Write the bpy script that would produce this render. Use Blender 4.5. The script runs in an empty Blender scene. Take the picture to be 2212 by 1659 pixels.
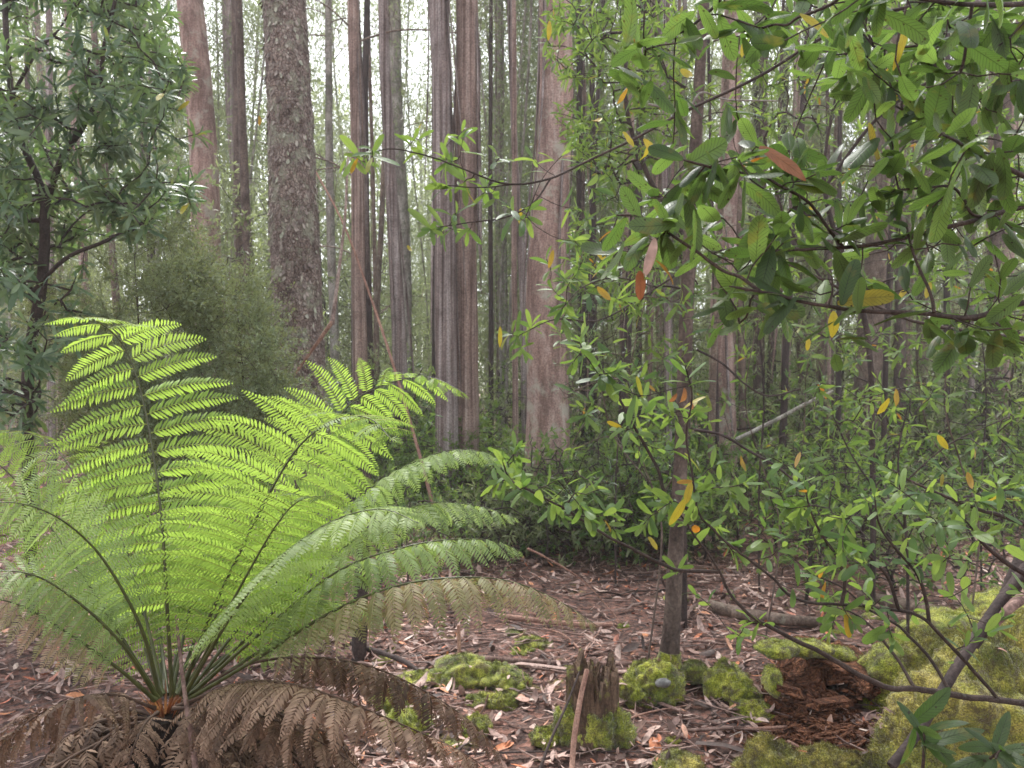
import bpy, math, random
import numpy as np
from mathutils import Vector

random.seed(11)
rng = np.random.default_rng(11)
C = bpy.context.scene.collection
SC = bpy.context.scene

# ------------------------------------------------------------------ camera, sky, sun, exposure
CAMH = 1.6                      # eye height above the forest floor
FX, CX, CY = 1671.0, 1106.0, 829.5
cam = bpy.data.cameras.new('camera')
cam.sensor_width = 36.0
cam.lens = 36.0 * FX / 2212.0
cam.clip_start = 0.05
cam.clip_end = 600
cam.dof.use_dof = True
cam.dof.focus_distance = 1.6
cam.dof.aperture_fstop = 10
cam.dof.aperture_blades = 0
camo = bpy.data.objects.new('camera', cam)
camo.location = (0, 0, CAMH)
camo.rotation_euler = (math.radians(90), 0, 0)
C.objects.link(camo)
SC.camera = camo

SUN_EL, SUN_AZ = math.radians(58), math.radians(-14)     # azimuth from +Y towards +X
w = bpy.data.worlds.new("World")
SC.world = w
w.use_nodes = True
wt = w.node_tree
for n in list(wt.nodes):
    wt.nodes.remove(n)
sky = wt.nodes.new('ShaderNodeTexSky')
sky.sky_type = 'NISHITA'
sky.sun_disc = False
sky.sun_elevation = SUN_EL
sky.sun_rotation = SUN_AZ
sky.air_density = 1.0
sky.dust_density = 1.5
sky.ozone_density = 1.0
hs = wt.nodes.new('ShaderNodeHueSaturation')             # an overcast sky has nearly no colour
hs.inputs['Saturation'].default_value = 0.22
hs.inputs['Value'].default_value = 1.0
bg = wt.nodes.new('ShaderNodeBackground')
bg.inputs['Strength'].default_value = 0.14
wo = wt.nodes.new('ShaderNodeOutputWorld')
wt.links.new(sky.outputs[0], hs.inputs['Color'])
wt.links.new(hs.outputs[0], bg.inputs['Color'])
wt.links.new(bg.outputs[0], wo.inputs['Surface'])

sl = bpy.data.lights.new('sun', 'SUN')
sl.energy = 3.6
sl.angle = math.radians(14)
sl.color = (1.0, 0.98, 0.95)
so = bpy.data.objects.new('sun', sl)
sd = Vector((math.sin(SUN_AZ) * math.cos(SUN_EL), math.cos(SUN_AZ) * math.cos(SUN_EL), math.sin(SUN_EL)))
so.rotation_euler = (-sd).to_track_quat('-Z', 'Y').to_euler()
C.objects.link(so)

SC.view_settings.view_transform = 'Standard'
SC.view_settings.look = 'None'
SC.view_settings.gamma = 1.0
SC.view_settings.exposure = 1.72
SC.render.engine = 'CYCLES'
cy = SC.cycles
cy.max_bounces = 7
cy.diffuse_bounces = 4
cy.glossy_bounces = 2
cy.transmission_bounces = 5
cy.transparent_max_bounces = 4
cy.volume_bounces = 1
cy.caustics_reflective = False
cy.caustics_refractive = False
cy.use_denoising = True
cy.denoiser = 'OPENIMAGEDENOISE'
cy.sample_clamp_indirect = 6.0

# ------------------------------------------------------------------ helpers
def P(x, y, d):
    return np.array([(x - CX) / FX * d, d, CAMH - (y - CY) / FX * d])

def PP(pts):
    return np.array([P(*p) for p in pts])

def hash3(ix, iy, iz):
    h = (ix * 374761393 + iy * 668265263 + iz * 2147483647 + 1013904223) & 0xFFFFFFFF
    h = ((h ^ (h >> 13)) * 1274126177) & 0xFFFFFFFF
    h = (h ^ (h >> 16)) & 0xFFFFFFFF
    return h.astype(np.float64) / 4294967295.0

def vnoise(p):
    p = np.asarray(p, float)
    i = np.floor(p).astype(np.int64)
    f = p - i
    f = f * f * (3 - 2 * f)
    r = 0
    for dx in (0, 1):
        for dy in (0, 1):
            for dz in (0, 1):
                wgt = (f[..., 0] if dx else 1 - f[..., 0]) * (f[..., 1] if dy else 1 - f[..., 1]) * (f[..., 2] if dz else 1 - f[..., 2])
                r = r + wgt * hash3(i[..., 0] + dx, i[..., 1] + dy, i[..., 2] + dz)
    return r * 2 - 1

def fbm(p, o=4):
    p = np.asarray(p, float)
    a, s, r = 1.0, 0, 0
    for k in range(o):
        r = r + a * vnoise(p * (2.03 ** k) + 17.3 * k)
        s += a
        a *= 0.5
    return r / s

def gz(x, y):
    x = np.asarray(x, float); y = np.asarray(y, float)
    q = np.stack([x * 0.45, y * 0.45, np.zeros_like(x)], -1)
    q2 = np.stack([x * 2.1, y * 2.1, np.ones_like(x)], -1)
    return fbm(q, 3) * 0.10 + fbm(q2, 3) * 0.05 + np.clip(np.sqrt(x * x + y * y) - 14, 0, 60) * 0.004

def nrm(v):
    v = np.asarray(v, float)
    return v / np.maximum(np.linalg.norm(v, axis=-1, keepdims=True), 1e-9)

def smooth(pts, n=8):
    """Catmull-Rom through control points"""
    pts = np.asarray(pts, float)
    if len(pts) < 3:
        t = np.linspace(0, 1, n + 1)[:, None]
        return pts[0] * (1 - t) + pts[-1] * t
    q = np.vstack([2 * pts[0] - pts[1], pts, 2 * pts[-1] - pts[-2]])
    out = []
    for i in range(1, len(q) - 2):
        t = np.linspace(0, 1, n, endpoint=False)[:, None]
        a, b, c, d = q[i - 1], q[i], q[i + 1], q[i + 2]
        out.append(0.5 * ((2 * b) + (-a + c) * t + (2 * a - 5 * b + 4 * c - d) * t ** 2 + (-a + 3 * b - 3 * c + d) * t ** 3))
    out.append(pts[-1:])
    return np.vstack(out)

class MB:
    def __init__(s):
        s.v = []; s.a = []; s.fi = []; s.ft = []; s.m = []; s.n = 0
    def add(s, v, f, a=None, mat=0):
        v = np.array(v, float).reshape(-1, 3)
        f = np.asarray(f, np.int64)
        if len(f) == 0:
            return
        if a is None:
            a = np.zeros((len(v), 3))
        s.v.append(v); s.a.append(np.asarray(a, float).reshape(-1, 3))
        s.fi.append((f + s.n).ravel()); s.ft.append(np.full(len(f), f.shape[1])); s.m.append(np.full(len(f), mat))
        s.n += len(v)
    def mesh(s, name, mats, smooth_=True):
        me = bpy.data.meshes.new(name)
        v = np.concatenate(s.v); fi = np.concatenate(s.fi); ft = np.concatenate(s.ft); m = np.concatenate(s.m)
        me.vertices.add(len(v)); me.vertices.foreach_set('co', v.astype(np.float32).ravel())
        me.loops.add(len(fi)); me.loops.foreach_set('vertex_index', fi.astype(np.int32))
        me.polygons.add(len(ft))
        st = np.concatenate([[0], np.cumsum(ft)[:-1]])
        me.polygons.foreach_set('loop_start', st.astype(np.int32))
        me.polygons.foreach_set('loop_total', ft.astype(np.int32))
        me.polygons.foreach_set('material_index', m.astype(np.int32))
        me.polygons.foreach_set('use_smooth', np.full(len(ft), smooth_))
        at = me.attributes.new('lp', 'FLOAT_VECTOR', 'POINT')
        at.data.foreach_set('vector', np.concatenate(s.a).astype(np.float32).ravel())
        for mt in mats:
            me.materials.append(mt)
        me.update(calc_edges=True)
        return me
    def obj(s, name, mats, parent=None, smooth_=True):
        if not isinstance(mats, (list, tuple)):
            mats = [mats]
        o = bpy.data.objects.new(name, s.mesh(name, mats, smooth_))
        C.objects.link(o)
        if parent is not None:
            o.parent = parent
            o.matrix_parent_inverse = parent.matrix_world.inverted() if False else o.matrix_parent_inverse
        return o

def thing(name, label, cat, group=None, loc=(0, 0, 0)):
    o = bpy.data.objects.new(name, None)
    o.empty_display_size = 0.1
    o.location = loc
    C.objects.link(o)
    o['label'] = label; o['category'] = cat
    if group:
        o['group'] = group
    return o

def tag(o, label, cat, group=None, kind=None):
    o['label'] = label; o['category'] = cat
    if group: o['group'] = group
    if kind: o['kind'] = kind
    return o

def copy_tree(o, loc, rz, sc=1.0, label=None):
    c = o.copy(); C.objects.link(c)
    c.location = loc; c.rotation_euler = (0, 0, rz); c.scale = (sc, sc, sc)
    if label: c['label'] = label
    for ch in o.children:
        k = ch.copy(); C.objects.link(k); k.parent = c
    return c

def centre(mb, p):
    """move a builder's vertices so that p is its origin"""
    for v in mb.v:
        v -= np.asarray(p)

def tube(mb, pts, rad, n=6, mat=0, rnd=0.0, wob=0.0, cap=True, wf=9.0, wr=1.3):
    pts = np.asarray(pts, float)
    m = len(pts)
    rad = np.broadcast_to(np.asarray(rad, float), (m,))
    T = np.gradient(pts, axis=0); T = nrm(T)
    ref = np.array([0, 0, 1.0]) if abs(T[0, 2]) < 0.9 else np.array([1.0, 0, 0])
    U = np.zeros((m, 3))
    u = nrm(np.cross(T[0], ref))
    for i in range(m):
        u = nrm(u - T[i] * np.dot(u, T[i])); U[i] = u
    V = np.cross(T, U)
    an = np.linspace(0, 2 * math.pi, n, endpoint=False)
    ring = U[:, None, :] * np.cos(an)[None, :, None] + V[:, None, :] * np.sin(an)[None, :, None]
    r = rad[:, None, None] * np.ones((1, n, 1))
    if wob > 0:
        q = pts[:, None, :] * wf + ring * wr
        r = r * (1 + wob * fbm(q, 3)[..., None])
    v = pts[:, None, :] + ring * r
    L = np.concatenate([[0], np.cumsum(np.linalg.norm(np.diff(pts, axis=0), axis=1))])
    a = np.zeros((m, n, 3)); a[..., 0] = L[:, None]; a[..., 1] = (an / (2 * math.pi))[None, :]; a[..., 2] = rnd
    i = np.arange(m - 1)[:, None] * n; j = np.arange(n)[None, :]; k = (np.arange(n)[None, :] + 1) % n
    f = np.stack([i + j, i + k, i + n + k, i + n + j], -1).reshape(-1, 4)
    mb.add(v, f, a, mat)
    if cap and m > 1:
        for e, sgn in ((0, -1), (m - 1, 1)):
            cv = np.vstack([v[e], pts[e] + T[e] * sgn * rad[e] * 0.3])
            ca = np.zeros((n + 1, 3)); ca[:, 2] = rnd; ca[:, 0] = L[e]
            jj = np.arange(n)
            ff = np.stack([jj, (jj + 1) % n, np.full(n, n)], -1)
            if sgn < 0: ff = ff[:, ::-1]
            mb.add(cv, ff, ca, mat)

SHAPES = {
    'ovate': lambda t: np.power(np.clip(t, 0, 1), 0.55) * np.power(np.clip(1 - t, 0, 1), 0.62) * 1.56,
    'lance': lambda t: np.power(np.clip(t, 0, 1), 0.75) * np.power(np.clip(1 - t, 0, 1), 1.0) * 1.85,
    'ellip': lambda t: np.where(t < 0.09, 0.10 + t * 3.0, np.power(np.clip(t - 0.05, 0, 1) / 0.95, 0.55) * np.power(np.clip(1 - t, 0, 1), 0.40) * 1.40),
    'round': lambda t: np.power(np.clip(t, 0, 1), 0.5) * np.power(np.clip(1 - t, 0, 1), 0.42) * 1.38,
}

def leaves(mb, o, d, n, L, W, bend=0.3, fold=0.2, rnd=None, ns=5, nw=1, shape='ovate', jag=0.0, curl=0.0, wave=0.0, mat=0, petiole=0.0):
    o = np.asarray(o, float).reshape(-1, 3); N = len(o)
    if N == 0: return
    d = nrm(np.broadcast_to(d, (N, 3))); n = np.broadcast_to(n, (N, 3))
    n = nrm(n - d * np.sum(n * d, -1, keepdims=True)); s = np.cross(d, n)
    L = np.broadcast_to(np.asarray(L, float), (N,)); W = np.broadcast_to(np.asarray(W, float), (N,))
    bend = np.broadcast_to(np.asarray(bend, float), (N,)) + 1e-4
    fold = np.broadcast_to(np.asarray(fold, float), (N,))
    if rnd is None: rnd = rng.random(N)
    rnd = np.broadcast_to(rnd, (N,))
    t = np.linspace(0.0, 1.0, ns + 1)
    sh = SHAPES[shape](np.clip(t, 0.015, 0.99))
    if jag > 0:
        sh = sh * (1 + jag * np.where(np.arange(ns + 1) % 2, 1, -1))
    b = bend[:, None] * t[None, :]
    ce = o[:, None, :] + (L[:, None] * (petiole * 1.0))[..., None] * d[:, None, :] + L[:, None, None] * ((np.sin(b) / bend[:, None])[..., None] * d[:, None, :] - ((1 - np.cos(b)) / bend[:, None])[..., None] * n[:, None, :])
    ln = np.cos(b)[..., None] * n[:, None, :] + np.sin(b)[..., None] * d[:, None, :]
    cs = np.linspace(-1, 1, 2 * nw + 1) if nw > 0 else np.array([-1.0, 1.0])
    hw = (W[:, None] * 0.5 * sh[None, :])
    off = hw[..., None, None] * (cs[None, None, :, None] * s[:, None, None, :])
    up = fold[:, None, None] * np.abs(cs)[None, None, :] - curl * (np.abs(cs) ** 2.5)[None, None, :]
    if wave > 0:
        ph = rng.random((N, 1, 1)) * 6.28
        up = up + wave * np.sin(t[None, :, None] * 9 + ph + cs[None, None, :] * 2.5) * np.abs(cs)[None, None, :]
    off = off + (hw[..., None] * up)[..., None] * ln[:, :, None, :]
    v = ce[:, :, None, :] + off
    nc = len(cs)
    a = np.zeros((N, ns + 1, nc, 3)); a[..., 0] = t[None, :, None]; a[..., 1] = cs[None, None, :]; a[..., 2] = rnd[:, None, None]
    i, j = np.meshgrid(np.arange(ns), np.arange(nc - 1), indexing='ij')
    q = np.stack([i * nc + j, i * nc + j + 1, (i + 1) * nc + j + 1, (i + 1) * nc + j], -1).reshape(-1, 4)
    f = (q[None] + (np.arange(N) * (ns + 1) * nc)[:, None, None]).reshape(-1, 4)
    mb.add(v, f, a, mat)

def randdir(N):
    return nrm(rng.normal(size=(N, 3)))

def rosettes(mb, tips, dirs, cnt, L, asp=0.38, nj=0.25, spread=(0.5, 1.25), backs=0.05, droop=0.35, **kw):
    """whorls of leaves round each twig tip; leaves lie roughly with the upper side to the sky"""
    tips = np.asarray(tips, float); dirs = nrm(dirs); N = len(tips)
    if N == 0: return
    c = rng.integers(max(1, int(cnt * 0.6)), int(cnt * 1.3) + 1, N)
    idx = np.repeat(np.arange(N), c); M = len(idx)
    o = tips[idx]; ax = dirs[idx]
    k = np.concatenate([np.arange(x) for x in c])
    ph = k * 2.4 + np.repeat(rng.random(N) * 6.28, c) + rng.normal(size=M) * 0.25
    ref = np.where(np.abs(ax[:, 2:3]) < 0.9, np.array([[0, 0, 1.0]]), np.array([[1.0, 0, 0]]))
    u = nrm(np.cross(ax, ref)); v = np.cross(ax, u)
    rad = u * np.cos(ph)[:, None] + v * np.sin(ph)[:, None]
    fr = k / np.maximum(np.repeat(c, c) - 1, 1)
    el = spread[1] + (spread[0] - spread[1]) * (1 - fr) + rng.normal(size=M) * 0.18
    el = spread[0] + (spread[1] - spread[0]) * fr + rng.normal(size=M) * 0.2
    d = ax * np.cos(el)[:, None] + rad * np.sin(el)[:, None]
    d[:, 2] -= droop * rng.random(M)
    d = nrm(d)
    nn = ax * np.sin(el)[:, None] - rad * np.cos(el)[:, None]
    nn = nn + np.array([0, 0, 0.9]) + rng.normal(size=(M, 3)) * nj
    LL = L * rng.uniform(0.6, 1.12, M) * (0.65 + 0.35 * fr)
    o = o - ax * (fr * L * backs * 6)[:, None]
    leaves(mb, o, d, nn, LL, LL * asp * rng.uniform(0.85, 1.15, M), bend=rng.uniform(0.05, 0.8, M), fold=rng.uniform(0.05, 0.35, M), **kw)

class Grow:
    """a branching skeleton that reaches given tips"""
    def __init__(s, rtip=0.0015, power=0.42, rmax=1e9):
        s.p = []; s.par = []; s.cnt = []; s.paths = []; s.rtip = rtip; s.power = power; s.arr = None; s.dep = []; s.rmax = rmax
    def limb(s, pts, parent=-1):
        ids = [] if parent < 0 else [parent]
        for q in pts:
            s.p.append(np.asarray(q, float)); s.par.append(parent); s.cnt.append(0)
            s.dep.append(0 if parent < 0 else s.dep[parent] + 1)
            parent = len(s.p) - 1; ids.append(parent)
        s.paths.append(ids)
        return ids
    def nearest(s, q, updown=0.6):
        A = np.array(s.p)
        dv = q - A
        D = np.linalg.norm(dv, axis=1) + updown * np.clip(-dv[:, 2], 0, None)
        return int(np.argmin(D))
    def reach(s, tips, step=0.08, jit=0.12, sag=0.1, updown=0.6, order=True):
        tips = np.asarray(tips, float)
        A = np.array(s.p)
        if order:
            D = np.array([np.min(np.linalg.norm(A - t, axis=1)) for t in tips])
            tips = tips[np.argsort(D)]
        outp, outd = [], []
        buf = np.zeros((len(A) + len(tips) * 40, 3)); buf[:len(A)] = A; nb = len(A)
        for q in tips:
            dv = q - buf[:nb]
            D = np.linalg.norm(dv, axis=1) + updown * np.clip(-dv[:, 2], 0, None)
            i = int(np.argmin(D)); a = buf[i].copy(); ln = np.linalg.norm(q - a)
            if ln < 1e-3: continue
            k = int(np.clip(math.ceil(ln / step), 2, 30))
            t = np.linspace(0, 1, k + 1)[1:, None]
            jv = randdir(1)[0] * ln * jit; jv2 = randdir(1)[0] * ln * jit * 0.5
            pts = a * (1 - t) + q * t + jv * np.sin(np.pi * t) + jv2 * np.sin(2 * np.pi * t) - np.array([0, 0, 1]) * ln * sag * np.sin(np.pi * t)
            s.limb(pts, i)
            if nb + k > len(buf): buf = np.vstack([buf, np.zeros((2000, 3))])
            buf[nb:nb + k] = pts; nb += k
            outp.append(q); outd.append(pts[-1] - pts[-2])
        return np.array(outp), nrm(np.array(outd))
    def radii(s):
        cnt = np.zeros(len(s.p))
        haschild = np.zeros(len(s.p), bool)
        for i, p in enumerate(s.par):
            if p >= 0: haschild[p] = True
        for i in range(len(s.p) - 1, -1, -1):
            if not haschild[i]: cnt[i] += 1
            if s.par[i] >= 0: cnt[s.par[i]] += cnt[i]
        return np.minimum(s.rtip * np.power(np.maximum(cnt, 1), s.power), s.rmax)
    def build(s, mb, n=5, nbig=9, big=0.012, wob=0.0, mat=0):
        R = s.radii()
        for ids in s.paths:
            if len(ids) < 2: continue
            pts = np.array([s.p[i] for i in ids]); r = R[ids].copy()
            if len(ids) > 2 and s.par[ids[1]] == ids[0]: r[0] = min(r[0], r[1] * 1.25)
            tube(mb, pts, r, n=nbig if r.max() > big else n, mat=mat, rnd=random.random(), wob=wob if r.max() > big else 0, cap=r.max() > 0.004)

# ------------------------------------------------------------------ materials
def mat_new(name):
    m = bpy.data.materials.new(name); m.use_nodes = True
    nt = m.node_tree
    for n in list(nt.nodes): nt.nodes.remove(n)
    return m, nt

def N_(nt, typ, **kw):
    n = nt.nodes.new(typ)
    for k, v in kw.items():
        if k == 'inp':
            for a, b in v.items(): n.inputs[a].default_value = b
        else: setattr(n, k, v)
    return n

def ramp(nt, fac, stops, interp='LINEAR'):
    r = nt.nodes.new('ShaderNodeValToRGB'); r.color_ramp.interpolation = interp
    cr = r.color_ramp
    while len(cr.elements) < len(stops): cr.elements.new(0.5)
    for e, (p, c) in zip(cr.elements, stops):
        e.position = p; e.color = (*c, 1) if len(c) == 3 else c
    if fac is not None: nt.links.new(fac, r.inputs[0])
    return r

def math_(nt, op, a, b=None, c=None):
    n = nt.nodes.new('ShaderNodeMath'); n.operation = op
    for i, x in enumerate((a, b, c)):
        if x is None: continue
        if isinstance(x, (int, float)): n.inputs[i].default_value = x
        else: nt.links.new(x, n.inputs[i])
    return n.outputs[0]

def mixc(nt, fac, a, b, mode='MIX'):
    n = nt.nodes.new('ShaderNodeMix'); n.data_type = 'RGBA'; n.blend_type = mode
    for i, x in ((0, fac), (6, a), (7, b)):
        if isinstance(x, (int, float)): n.inputs[i].default_value = x
        elif isinstance(x, tuple): n.inputs[i].default_value = (*x, 1)
        else: nt.links.new(x, n.inputs[i])
    return n.outputs[2]

def lp(nt):
    a = N_(nt, 'ShaderNodeAttribute', attribute_name='lp')
    s = N_(nt, 'ShaderNodeSeparateXYZ'); nt.links.new(a.outputs['Vector'], s.inputs[0])
    return s.outputs

def leaf_mat(name, stops, back=(0.2, 0.3, 0.1), backf=0.35, trans=(0.25, 0.42, 0.05), tf=0.4, rough=0.45, veins=True, vd=0.55, spec=0.5, tyel=None, coat=0.0, nv=9.0, spots=False):
    m, nt = mat_new(name)
    u, v, r = lp(nt)
    col = ramp(nt, r, stops).outputs[0]
    geo = N_(nt, 'ShaderNodeNewGeometry')
    tc = N_(nt, 'ShaderNodeTexNoise', inp={'Scale': 45.0, 'Detail': 3.0})
    nt.links.new(geo.outputs['Position'], tc.inputs['Vector'])
    mot = ramp(nt, tc.outputs[0], [(0.3, (0.72, 0.72, 0.7)), (0.7, (1.2, 1.2, 1.2))]).outputs[0]
    col = mixc(nt, 1.0, col, mot, 'MULTIPLY')
    bk = mixc(nt, backf, col, back)
    col = mixc(nt, geo.outputs['Backfacing'], col, bk)
    tr = ramp(nt, r, tyel if tyel else [(0.0, trans), (1.0, trans)]).outputs[0]
    height = None
    if veins:
        av = math_(nt, 'ABSOLUTE', v)
        mid = math_(nt, 'SMOOTH_MIN', math_(nt, 'MULTIPLY', av, 14.0), 1.0, 0.2)
        q = math_(nt, 'SUBTRACT', math_(nt, 'MULTIPLY', u, nv), math_(nt, 'MULTIPLY', av, 2.2))
        fr = math_(nt, 'FRACT', q)
        tri = math_(nt, 'ABSOLUTE', math_(nt, 'SUBTRACT', fr, 0.5))
        side = math_(nt, 'MINIMUM', math_(nt, 'MULTIPLY', math_(nt, 'SUBTRACT', 0.5, tri), 9.0), 1.0)
        vm = math_(nt, 'MINIMUM', mid, side)
        vcol = ramp(nt, vm, [(0.0, (vd, vd * 0.95, vd * 0.8)), (1.0, (1, 1, 1))]).outputs[0]
        col = mixc(nt, 0.8, col, vcol, 'MULTIPLY')
        tr = mixc(nt, 1.0, tr, vcol, 'MULTIPLY')
        height = vm
    if spots:       # insect and fungus specks
        vs = N_(nt, 'ShaderNodeTexVoronoi', inp={'Scale': 150.0}); nt.links.new(geo.outputs['Position'], vs.inputs[0])
        sc_ = N_(nt, 'ShaderNodeSeparateColor'); nt.links.new(vs.outputs['Color'], sc_.inputs[0])
        a1 = math_(nt, 'LESS_THAN', vs.outputs['Distance'], math_(nt, 'MULTIPLY', sc_.outputs[1], 0.32)); a2 = math_(nt, 'GREATER_THAN', sc_.outputs[0], 0.72)
        sm = math_(nt, 'MULTIPLY', math_(nt, 'MULTIPLY', a1, a2), 0.85)
        col = mixc(nt, sm, col, (0.03, 0.018, 0.008)); tr = mixc(nt, sm, tr, (0.05, 0.03, 0.01))
        n5 = N_(nt, 'ShaderNodeTexNoise', inp={'Scale': 28.0, 'Detail': 4.0}); nt.links.new(geo.outputs['Position'], n5.inputs[0])
        k5 = math_(nt, 'MULTIPLY', ramp(nt, n5.outputs[0], [(0.6, (0, 0, 0)), (0.7, (1, 1, 1))]).outputs[0], 0.55)
        col = mixc(nt, k5, col, (0.16, 0.13, 0.03)); tr = mixc(nt, k5, tr, (0.3, 0.26, 0.04))
    pb = N_(nt, 'ShaderNodeBsdfPrincipled', inp={'Roughness': rough, 'Specular IOR Level': spec, 'Coat Weight': coat, 'Coat Roughness': 0.25})
    nt.links.new(col, pb.inputs['Base Color'])
    tb = N_(nt, 'ShaderNodeBsdfTranslucent'); nt.links.new(tr, tb.inputs['Color'])
    if height is not None:
        bp = N_(nt, 'ShaderNodeBump', inp={'Strength': 0.5, 'Distance': 0.002})
        nt.links.new(height, bp.inputs['Height']); nt.links.new(bp.outputs[0], pb.inputs['Normal'])
    mx = N_(nt, 'ShaderNodeMixShader', inp={0: tf})
    nt.links.new(pb.outputs[0], mx.inputs[1]); nt.links.new(tb.outputs[0], mx.inputs[2])
    o = N_(nt, 'ShaderNodeOutputMaterial'); nt.links.new(mx.outputs[0], o.inputs[0])
    return m

def bark_mat(name, stops, scale=(9, 9, 1.2), bump=0.5, rough=0.85, lichen=None, lf=0.55, fine=60.0, flake=False, lsc=7.0, fsc=(42, 42, 17)):
    m, nt = mat_new(name)
    tco = N_(nt, 'ShaderNodeTexCoord')
    mp = N_(nt, 'ShaderNodeMapping'); mp.inputs['Scale'].default_value = scale
    nt.links.new(tco.outputs['Object'], mp.inputs[0])
    n1 = N_(nt, 'ShaderNodeTexNoise', inp={'Scale': 1.0, 'Detail': 8.0, 'Roughness': 0.68, 'Distortion': 0.3})
    nt.links.new(mp.outputs[0], n1.inputs[0])
    col = ramp(nt, n1.outputs[0], stops).outputs[0]
    n2 = N_(nt, 'ShaderNodeTexNoise', inp={'Scale': fine, 'Detail': 4.0})
    nt.links.new(tco.outputs['Object'], n2.inputs[0])
    col = mixc(nt, 1.0, col, ramp(nt, n2.outputs[0], [(0.3, (0.6, 0.6, 0.6)), (0.7, (1.3, 1.3, 1.3))]).outputs[0], 'MULTIPLY')
    n4 = N_(nt, 'ShaderNodeTexNoise', inp={'Scale': 1.7, 'Detail': 5.0, 'Roughness': 0.65, 'Distortion': 0.8}); nt.links.new(tco.outputs['Object'], n4.inputs[0])
    col = mixc(nt, 1.0, col, ramp(nt, n4.outputs[0], [(0.33, (0.62, 0.58, 0.56)), (0.5, (1.0, 0.98, 0.97)), (0.68, (1.28, 1.24, 1.2))]).outputs[0], 'MULTIPLY')
    h = math_(nt, 'ADD', n1.outputs[0], math_(nt, 'MULTIPLY', n2.outputs[0], 0.4))
    if flake:
        vo = N_(nt, 'ShaderNodeTexVoronoi', inp={'Scale': 1.0, 'Randomness': 1.0}); vo.feature = 'DISTANCE_TO_EDGE'
        mp2 = N_(nt, 'ShaderNodeMapping'); mp2.inputs['Scale'].default_value = fsc
        nz = N_(nt, 'ShaderNodeTexNoise', inp={'Scale': 14.0, 'Detail': 3.0}); nt.links.new(tco.outputs['Object'], nz.inputs[0])
        ad = N_(nt, 'ShaderNodeVectorMath', operation='MULTIPLY_ADD'); ad.inputs[1].default_value = (0.09, 0.09, 0.09)
        nt.links.new(nz.outputs['Color'], ad.inputs[0]); nt.links.new(tco.outputs['Object'], ad.inputs[2])
        nt.links.new(ad.outputs[0], mp2.inputs[0]); nt.links.new(mp2.outputs[0], vo.inputs[0])
        ed = ramp(nt, vo.outputs[0], [(0.0, (0.35, 0.32, 0.32)), (0.16, (1.05, 1.05, 1.05))]).outputs[0]
        col = mixc(nt, 1.0, col, ed, 'MULTIPLY')
        h = math_(nt, 'ADD', h, math_(nt, 'MULTIPLY', vo.outputs[0], 2.0))
    if lichen:
        n3 = N_(nt, 'ShaderNodeTexNoise', inp={'Scale': lsc, 'Detail': 6.0, 'Roughness': 0.7})
        nt.links.new(tco.outputs['Object'], n3.inputs[0])
        k = ramp(nt, n3.outputs[0], [(lf, (0, 0, 0)), (lf + 0.09, (1, 1, 1))]).outputs[0]
        col = mixc(nt, math_(nt, 'MULTIPLY', k, 0.75), col, lichen)
    pb = N_(nt, 'ShaderNodeBsdfPrincipled', inp={'Roughness': rough, 'Specular IOR Level': 0.3})
    nt.links.new(col, pb.inputs['Base Color'])
    bp = N_(nt, 'ShaderNodeBump', inp={'Strength': bump, 'Distance': 0.02})
    nt.links.new(h, bp.inputs['Height']); nt.links.new(bp.outputs[0], pb.inputs['Normal'])
    o = N_(nt, 'ShaderNodeOutputMaterial'); nt.links.new(pb.outputs[0], o.inputs[0])
    return m

def rnd_mat(name, stops, rough=0.8, tf=0.0, noise=30.0, bump=0.3, spec=0.3):
    """colour picked per piece"""
    m, nt = mat_new(name)
    u, v, r = lp(nt)
    col = ramp(nt, r, stops).outputs[0]
    geo = N_(nt, 'ShaderNodeNewGeometry')
    tc = N_(nt, 'ShaderNodeTexNoise', inp={'Scale': noise, 'Detail': 4.0}); nt.links.new(geo.outputs['Position'], tc.inputs['Vector'])
    col = mixc(nt, 1.0, col, ramp(nt, tc.outputs[0], [(0.3, (0.6, 0.6, 0.6)), (0.7, (1.3, 1.3, 1.3))]).outputs[0], 'MULTIPLY')
    pb = N_(nt, 'ShaderNodeBsdfPrincipled', inp={'Roughness': rough, 'Specular IOR Level': spec})
    nt.links.new(col, pb.inputs['Base Color'])
    bp = N_(nt, 'ShaderNodeBump', inp={'Strength': bump, 'Distance': 0.004})
    nt.links.new(tc.outputs[0], bp.inputs['Height']); nt.links.new(bp.outputs[0], pb.inputs['Normal'])
    o = N_(nt, 'ShaderNodeOutputMaterial')
    if tf > 0:
        tb = N_(nt, 'ShaderNodeBsdfTranslucent'); nt.links.new(col, tb.inputs[0])
        mx = N_(nt, 'ShaderNodeMixShader', inp={0: tf}); nt.links.new(pb.outputs[0], mx.inputs[1]); nt.links.new(tb.outputs[0], mx.inputs[2])
        nt.links.new(mx.outputs[0], o.inputs[0])
    else: nt.links.new(pb.outputs[0], o.inputs[0])
    return m

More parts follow.
